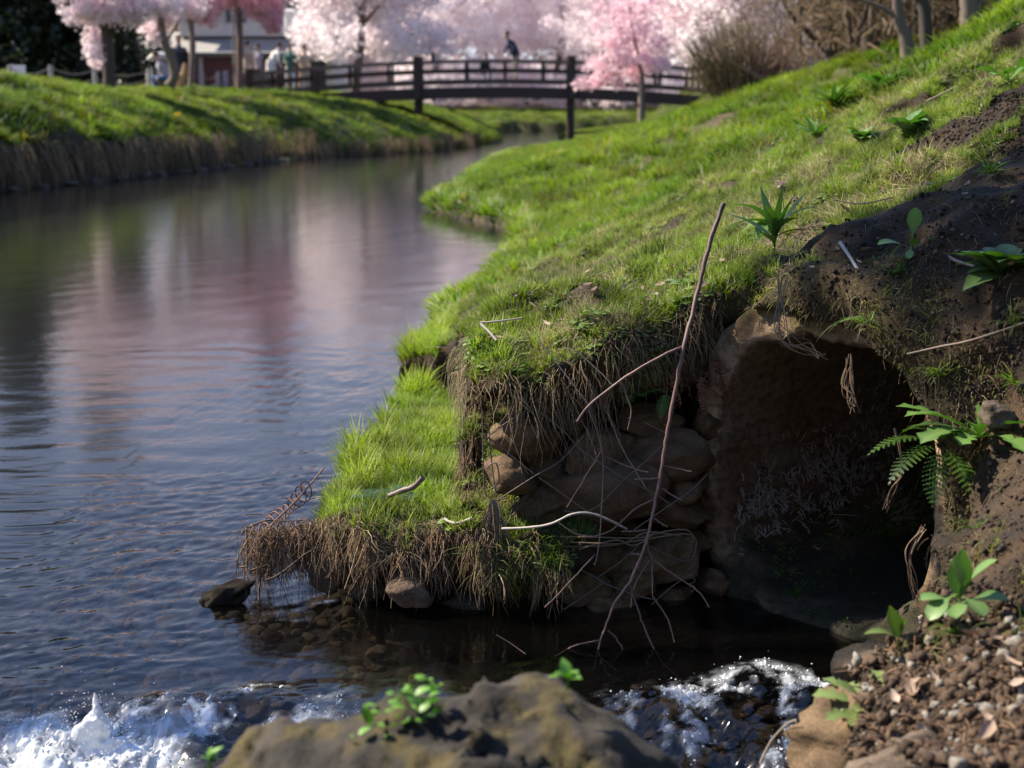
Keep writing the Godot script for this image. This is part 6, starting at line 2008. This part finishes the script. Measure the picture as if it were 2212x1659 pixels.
# ------------------------------------------------------------------ house, fence and small things on the left bank
func house() -> void:
	var gy := 1.5
	var at := Vector3(-12.4, gy, -68.0)
	var root := thing("house", "white walled house with grey roofs and red brown shutters behind the left bank", "house", at)
	var wall := Color(0.62, 0.60, 0.58)
	var roofc := Color(0.23, 0.22, 0.21)
	var m := MB.new()
	m.box(Vector3(0, 0.95, -2.0), Vector3(9.4, 2.1, 5.0), wall, Basis(), 0.02)
	put("wall", m.commit(M.plain), root)
	m = MB.new()
	# the lower roof slopes towards the river
	m.box(Vector3(0, 2.42, -0.5), Vector3(10.6, 0.14, 2.9), Color(0.30, 0.29, 0.275), Basis(Vector3.RIGHT, 0.34), 0.02)
	put("lower_roof", m.commit(M.plain), root)
	m = MB.new()
	m.box(Vector3(0, 1.96, 0.86), Vector3(10.5, 0.10, 0.12), Color(0.10, 0.12, 0.14), Basis(), 0.01)
	put("gutter", m.commit(M.paint), root)
	m = MB.new()
	m.box(Vector3(0.9, 3.75, -2.6), Vector3(6.0, 2.0, 3.6), wall, Basis(), 0.02)
	put("upper_wall", m.commit(M.plain), root)
	m = MB.new()
	for s in [-1.0, 1.0]:
		m.box(Vector3(0.9, 5.25, -2.6 + s * 1.15), Vector3(7.2, 0.14, 2.8), roofc, Basis(Vector3.RIGHT, 0.42 * s), 0.02)
	m.box(Vector3(0.9, 5.84, -2.6), Vector3(7.3, 0.16, 0.3), roofc * 0.8, Basis(), 0.02)
	put("upper_roof", m.commit(M.plain), root)
	# openings on the ground floor
	for q in [[-3.6, 1.0, 1.1, 1.7, "window"], [-1.9, 0.95, 1.7, 1.75, "shutter"], [0.25, 0.95, 2.2, 1.75, "shutter"], [2.5, 0.95, 1.6, 1.75, "door"], [4.0, 1.1, 0.9, 1.2, "window"]]:
		m = MB.new()
		var red := Color(0.105, 0.035, 0.03)
		if q[4] == "window":
			m.box(Vector3(q[0], q[1], 0.52), Vector3(q[2], q[3], 0.06), Color(0.04, 0.045, 0.05))
			var w := put("window", m.commit(M.paint), root)
			m = MB.new()
			for s in [-1.0, 1.0]:
				m.box(Vector3(q[0] + s * q[2] / 2, q[1], 0.55), Vector3(0.07, q[3] + 0.07, 0.08), Color(0.5, 0.5, 0.5))
				m.box(Vector3(q[0], q[1] + s * q[3] / 2, 0.55), Vector3(q[2] - 0.07, 0.07, 0.08), Color(0.5, 0.5, 0.5))
			put("frame", m.commit(M.paint), w)
		else:
			m.box(Vector3(q[0], q[1], 0.52), Vector3(q[2], q[3], 0.06), red)
			var w := put(q[4], m.commit(M.paint), root)
			m = MB.new()
			var n := int(q[2] / 0.18)
			for j in n: m.box(Vector3(q[0] - q[2] / 2 + (j + 0.5) * q[2] / n, q[1], 0.565), Vector3(q[2] / n - 0.025, q[3] - 0.1, 0.03), red * 1.25)
			put("boards", m.commit(M.paint), w)
	for q in [[-1.3, 3.8], [0.4, 3.8], [2.6, 3.8]]:
		m = MB.new()
		m.box(Vector3(q[0], q[1], -0.78), Vector3(0.95, 0.95, 0.06), Color(0.10, 0.11, 0.13))
		var w := put("window", m.commit(M.paint), root)
		m = MB.new()
		for s in [-1.0, 0.0, 1.0]: m.box(Vector3(q[0] + s * 0.48, q[1], -0.74), Vector3(0.06, 1.02, 0.06), Color(0.55, 0.55, 0.55))
		put("frame", m.commit(M.paint), w)
	m = MB.new()
	m.box(Vector3(3.0, 3.2, 0.9), Vector3(0.5, 1.2, 0.45), Color(0.80, 0.80, 0.78), Basis(), 0.08)
	put("water_tank", m.commit(M.paint), root)
	# a second house behind it
	var r2 := thing("house", "low white house with a brown roof half hidden behind the left bank cherry trunks", "house", Vector3(-18.5, 2.0, -72.0))
	m = MB.new()
	m.box(Vector3(0, 1.0, 0), Vector3(6.0, 2.1, 4.0), Color(0.5, 0.49, 0.48), Basis(), 0.02)
	put("wall", m.commit(M.plain), r2)
	m = MB.new()
	for s in [-1.0, 1.0]: m.box(Vector3(0, 2.5, s * 1.15), Vector3(6.8, 0.14, 2.9), Color(0.17, 0.13, 0.11), Basis(Vector3.RIGHT, 0.42 * s), 0.02)
	put("roof", m.commit(M.plain), r2)
	m = MB.new()
	m.box(Vector3(1.6, 1.0, 2.02), Vector3(1.2, 1.0, 0.06), Color(0.05, 0.06, 0.07))
	put("window", m.commit(M.paint), r2)
	m = MB.new()
	m.box(Vector3(-1.0, 0.95, 2.02), Vector3(1.0, 1.7, 0.06), Color(0.11, 0.045, 0.035))
	put("door", m.commit(M.paint), r2)
	# white arched gateway
	var gp := on_land(346, 60.0)
	var gr := thing("gateway", "white arched gateway standing behind the leaning cherry tree", "gateway", gp)
	for s in [-1.0, 1.0]:
		m = MB.new()
		m.box(Vector3(s * 0.42, 0.5, 0), Vector3(0.22, 1.1, 0.22), Color(0.72, 0.72, 0.72), Basis(), 0.02)
		put("pillar", m.commit(M.paint), gr)
	m = MB.new()
	var ap := []
	for k in 9: ap.append(Vector3(cos(PI * k / 8.0) * 0.42, 1.05 + sin(PI * k / 8.0) * 0.28, 0))
	m.tube(ap, 0.12, 0.12, 8, Color(0.74, 0.74, 0.72))
	put("arch", m.commit(M.paint), gr)

func small_things() -> void:
	# rope fence along the left crest
	var posts := [[22, 44.0], [110, 44.5], [205, 47.0], [322, 50.0], [436, 53.0], [572, 57.0], [470, 55.0]]
	var f := thing("rope_fence", "low fence of grey posts joined by sagging ropes along the left bank crest", "fence", Vector3(-12, 2.2, -46))
	var tops := []
	posts.sort_custom(func(a, b): return a[0] < b[0])
	for q in posts:
		var b := on_land(q[0], q[1])
		var m := MB.new()
		m.tube([b - f.position - Vector3(0, 0.1, 0), b - f.position + Vector3(0, 0.66, 0)], 0.075, 0.07, 8, Color(0.36, 0.35, 0.34))
		put("post", m.commit(M.plain), f)
		tops.append(b - f.position + Vector3(0, 0.58, 0))
	for k in tops.size() - 1:
		for lev in [0.0, -0.26]:
			var m := MB.new()
			var p := []
			for j in 9:
				var t := j / 8.0
				p.append((tops[k] as Vector3).lerp(tops[k + 1], t) + Vector3(0, lev - 0.16 * sin(PI * t), 0))
			m.tube(p, 0.014, 0.014, 5, Color(0.22, 0.21, 0.20))
			put("rope", m.commit(M.plain), f)
	# white notice board
	var bp := on_land(37, 46.0)
	var bo := thing("notice_board", "small blank white board on legs at the left edge behind the bank crest", "board", bp)
	var m := MB.new()
	m.box(Vector3(0, 0.42, 0), Vector3(0.5, 0.34, 0.03), Color(0.62, 0.63, 0.66), Basis(), 0.005)
	put("panel", m.commit(M.paint), bo)
	for s in [-1.0, 1.0]:
		m = MB.new()
		m.box(Vector3(s * 0.2, 0.12, -0.03), Vector3(0.04, 0.55, 0.03), Color(0.3, 0.3, 0.3))
		put("leg", m.commit(M.paint), bo)
	# utility pole
	var up := on_land(507, 62.0)
	m = MB.new()
	m.tube([Vector3(0, -0.2, 0), Vector3(0, 8.0, 0)], 0.05, 0.04, 8, Color(0.22, 0.20, 0.19))
	var po := thing("utility_pole", "thin grey pole rising past the roof of the white house", "pole", up)
	put("shaft", m.commit(M.plain), po)
	m = MB.new()
	m.box(Vector3(0, 6.8, 0), Vector3(1.2, 0.08, 0.08), Color(0.2, 0.2, 0.2))
	put("cross_arm", m.commit(M.plain), po)
	# tan straw wrapped stump on the slope
	var sp := on(394, 192)
	m = MB.new()
	var k: float = -sp.z / FOCAL
	m.tube(smooth_path([Vector3(-0.12, -0.1, 0), Vector3(-0.03, 18 * k, 0), Vector3(0.07, 34 * k, 0), Vector3(0.10, 54 * k, 0)], 4), 0.16, 0.05, 10, Color(0.42, 0.26, 0.13), Color(0.46, 0.29, 0.15), 0.08)
	solo("straw_wrapped_stump", m.commit(M.plain), "tan straw wrapped stump with a flared foot on the left slope below the man", "stump", sp)
	m = rock_mesh(Vector3(0.17, 0.14, 0.15), 0.2, 5, Color(0.10, 0.12, 0.14), Color(0.16, 0.18, 0.2), -1.0, 16, 10)
	solo("rock", m.commit(M.rock), "blue grey rock on the left slope beside the tan stump", "rock", on(412, 194))
	# grey stone marker and bollard by the path
	m = MB.new()
	m.box(Vector3(0, 0.3, 0), Vector3(0.42, 0.7, 0.25), Color(0.25, 0.24, 0.24), Basis(), 0.03)
	solo("stone_marker", m.commit(M.rock), "short grey stone marker on the grass crest near the bridge end", "stone", on_land(558, 54.0))
	m = MB.new()
	m.tube([Vector3(0, -0.1, 0), Vector3(0, 0.62, 0), Vector3(0, 0.68, 0)], 0.10, 0.09, 10, Color(0.36, 0.33, 0.33))
	solo("bollard", m.commit(M.plain), "grey round topped bollard on the path before the red shutters", "bollard", on_land(487, 56.0))
	# yellow flower on the left slope
	var yf := on(384, 264)
	var r := thing("yellow_flower", "single yellow flower on the grassy left slope above the brown bank", "flower", yf)
	m = MB.new()
	m.tube([Vector3.ZERO, Vector3(0, 0.16, 0)], 0.012, 0.01, 5, Color(0.1, 0.2, 0.03))
	put("stem", m.commit(M.leaf), r)
	m = MB.new()
	for j in 9: leaf_disc(m, Vector3(cos(j * 0.7) * 0.035, 0.17 + rr(-.01, .02), sin(j * 0.7) * 0.035), Vector3(cos(j * 0.7) * 0.5, 0.4, 0.9).normalized(), 0.045, Color(0.75, 0.55, 0.02))
	put("petals", m.commit(M.petal), r)
	# parked pale cars beyond the bridge
	for q in [[1180, 92.0, "white parked car far beyond the bridge left of its right pillar", Color(0.6, 0.6, 0.62)], [1305, 92.0, "silver parked car far beyond the bridge right of its right pillar", Color(0.42, 0.43, 0.46)], [1365, 93.0, "dark parked car far beyond the bridge near the pale stake", Color(0.05, 0.055, 0.07)]]:
		car(on_land(q[0], q[1]), q[2], q[3])
	# dry reeds and roots hanging down the far undercut bank
	var st := MB.new()
	for j in 2600:
		var D := 24.0 + 30.0 * pow(rng.randf(), 1.3)
		var xl := tab(LEFT_EDGE, D) + 0.22 * n2(tab(LEFT_EDGE, D) * 0.3, D, 0.7)
		var p := Vector3(xl - rr(0.02, 0.22), rr(0.35, 0.85) * (1.0 if D < 42 else 0.6), -D)
		strand(st, p, Vector3(rr(0.1, 1.2), rr(-0.8, 0.5), rr(-0.4, 0.4)), rr(0.25, 0.65), 2.4, rr(0.006, 0.012), Color(0.36, 0.25, 0.14).lerp(Color(0.12, 0.085, 0.05), rng.randf()), 0.15, 4)
	solo("bank_roots", st.commit(M.root), "brown dead grass and roots hanging down the undercut left bank to the water", "roots", Vector3.ZERO, "", "stuff")
	# stones along the foot of the left bank
	for j in 16:
		var D := lerpf(26.2, 40.0, j / 15.0)
		var x := tab(LEFT_EDGE, D) + rr(0.02, 0.2)
		var rm := rock_mesh(Vector3(rr(0.10, 0.22), rr(0.06, 0.10), rr(0.08, 0.15)), 0.25, 6, Color(0.08, 0.07, 0.06), Color(0.2, 0.18, 0.16), -0.3, 14, 9)
		solo("river_stone", rm.commit(M.rock), "grey stone at the waterline of the undercut left bank, %s from the left" % ORDER[j], "stone", Vector3(x, 0.02, -D), "stones along the foot of the left bank")

func car(at: Vector3, label: String, col: Color) -> void:
	var r := thing("parked_car", label, "car", at)
	var m := MB.new()
	m.box(Vector3(0, 0.55, 0), Vector3(3.9, 0.62, 1.65), col, Basis(), 0.12)
	put("body", m.commit(M.paint), r)
	m = MB.new()
	m.box(Vector3(-0.1, 1.08, 0), Vector3(2.3, 0.55, 1.45), col * 0.9, Basis(), 0.16)
	put("cabin", m.commit(M.paint), r)
	m = MB.new()
	m.box(Vector3(-0.1, 1.06, 0), Vector3(2.34, 0.34, 1.49), Color(0.03, 0.035, 0.04), Basis(), 0.05)
	put("window", m.commit(M.wet_rock), r)
	for sx in [-1.2, 1.2]:
		for sz in [-0.78, 0.78]:
			m = MB.new()
			m.tube([Vector3(sx, 0.3, sz - 0.1), Vector3(sx, 0.3, sz + 0.1)], 0.3, 0.3, 14, Color(0.02, 0.02, 0.02))
			put("wheel", m.commit(M.plain), r)
	for s in [-0.6, 0.6]:
		m = MB.new()
		m.box(Vector3(1.95, 0.62, s), Vector3(0.06, 0.14, 0.3), Color(0.6, 0.6, 0.6), Basis(), 0.02)
		put("headlight", m.commit(M.paint), r)

# ------------------------------------------------------------------ all of it
func _ready() -> void:
	cam = Camera3D.new()
	cam.name = "camera"
	cam.position = Vector3(0, EYE, 0)
	cam.rotation_degrees = Vector3(-TILT, 0, 0)
	cam.fov = 2.0 * rad_to_deg(atan(829.5 / FOCAL))
	cam.near = 0.05
	cam.far = 600.0
	var lens := CameraAttributesPhysical.new()
	lens.frustum_focal_length = 12.0 * FOCAL / 829.5
	lens.frustum_focus_distance = 4.85
	lens.exposure_aperture = 3.2
	cam.attributes = lens
	add_child(cam)
	cam.current = true
	var sky := ProceduralSkyMaterial.new()
	sky.sky_top_color = Color(0.32, 0.42, 0.60)
	sky.sky_horizon_color = Color(0.75, 0.77, 0.80)
	sky.sky_curve = 0.12
	sky.ground_bottom_color = Color(0.12, 0.12, 0.1)
	sky.ground_horizon_color = Color(0.35, 0.36, 0.34)
	var env := Environment.new()
	env.background_mode = Environment.BG_SKY
	env.sky = Sky.new()
	env.sky.sky_material = sky
	env.tonemap_mode = Environment.TONE_MAPPER_LINEAR
	env.tonemap_exposure = 2.25
	env.sdfgi_enabled = true
	env.ssao_enabled = true
	env.ssil_enabled = true
	var we := WorldEnvironment.new()
	we.name = "environment"
	we.environment = env
	add_child(we)
	var sun := DirectionalLight3D.new()
	sun.name = "sun"
	sun.light_energy = 1.6
	sun.light_color = Color(1.0, 0.95, 0.87)
	sun.light_angular_distance = 0.5
	sun.shadow_enabled = true
	add_child(sun)
	sun.look_at_from_position(to_sun * 30.0, Vector3.ZERO, Vector3.UP)
	rng.seed = 20
	nz.seed = 5; nz.frequency = 1.0; nz.noise_type = FastNoiseLite.TYPE_SIMPLEX_SMOOTH; nz.fractal_type = FastNoiseLite.FRACTAL_NONE
	nf.seed = 6; nf.frequency = 1.0; nf.fractal_octaves = 4
	for q in HIGH: p_high.append(Vector2(q[0], q[1]))
	for q in STEP: p_step.append(Vector2(q[0], q[1]))
	for q in NEARBANK: p_near.append(Vector2(q[0], q[1]))
	for job: Callable in [make_materials, near_bank, far_ground, stream, near_grass, far_grass, culvert, gabion, fringe, branches, plants, dead_leaves, foreground, white_water, trees, footbridge, people, house, small_things]:
		var t0 := Time.get_ticks_msec()
		job.call()
		print(job.get_method(), " ", Time.get_ticks_msec() - t0, " ms")
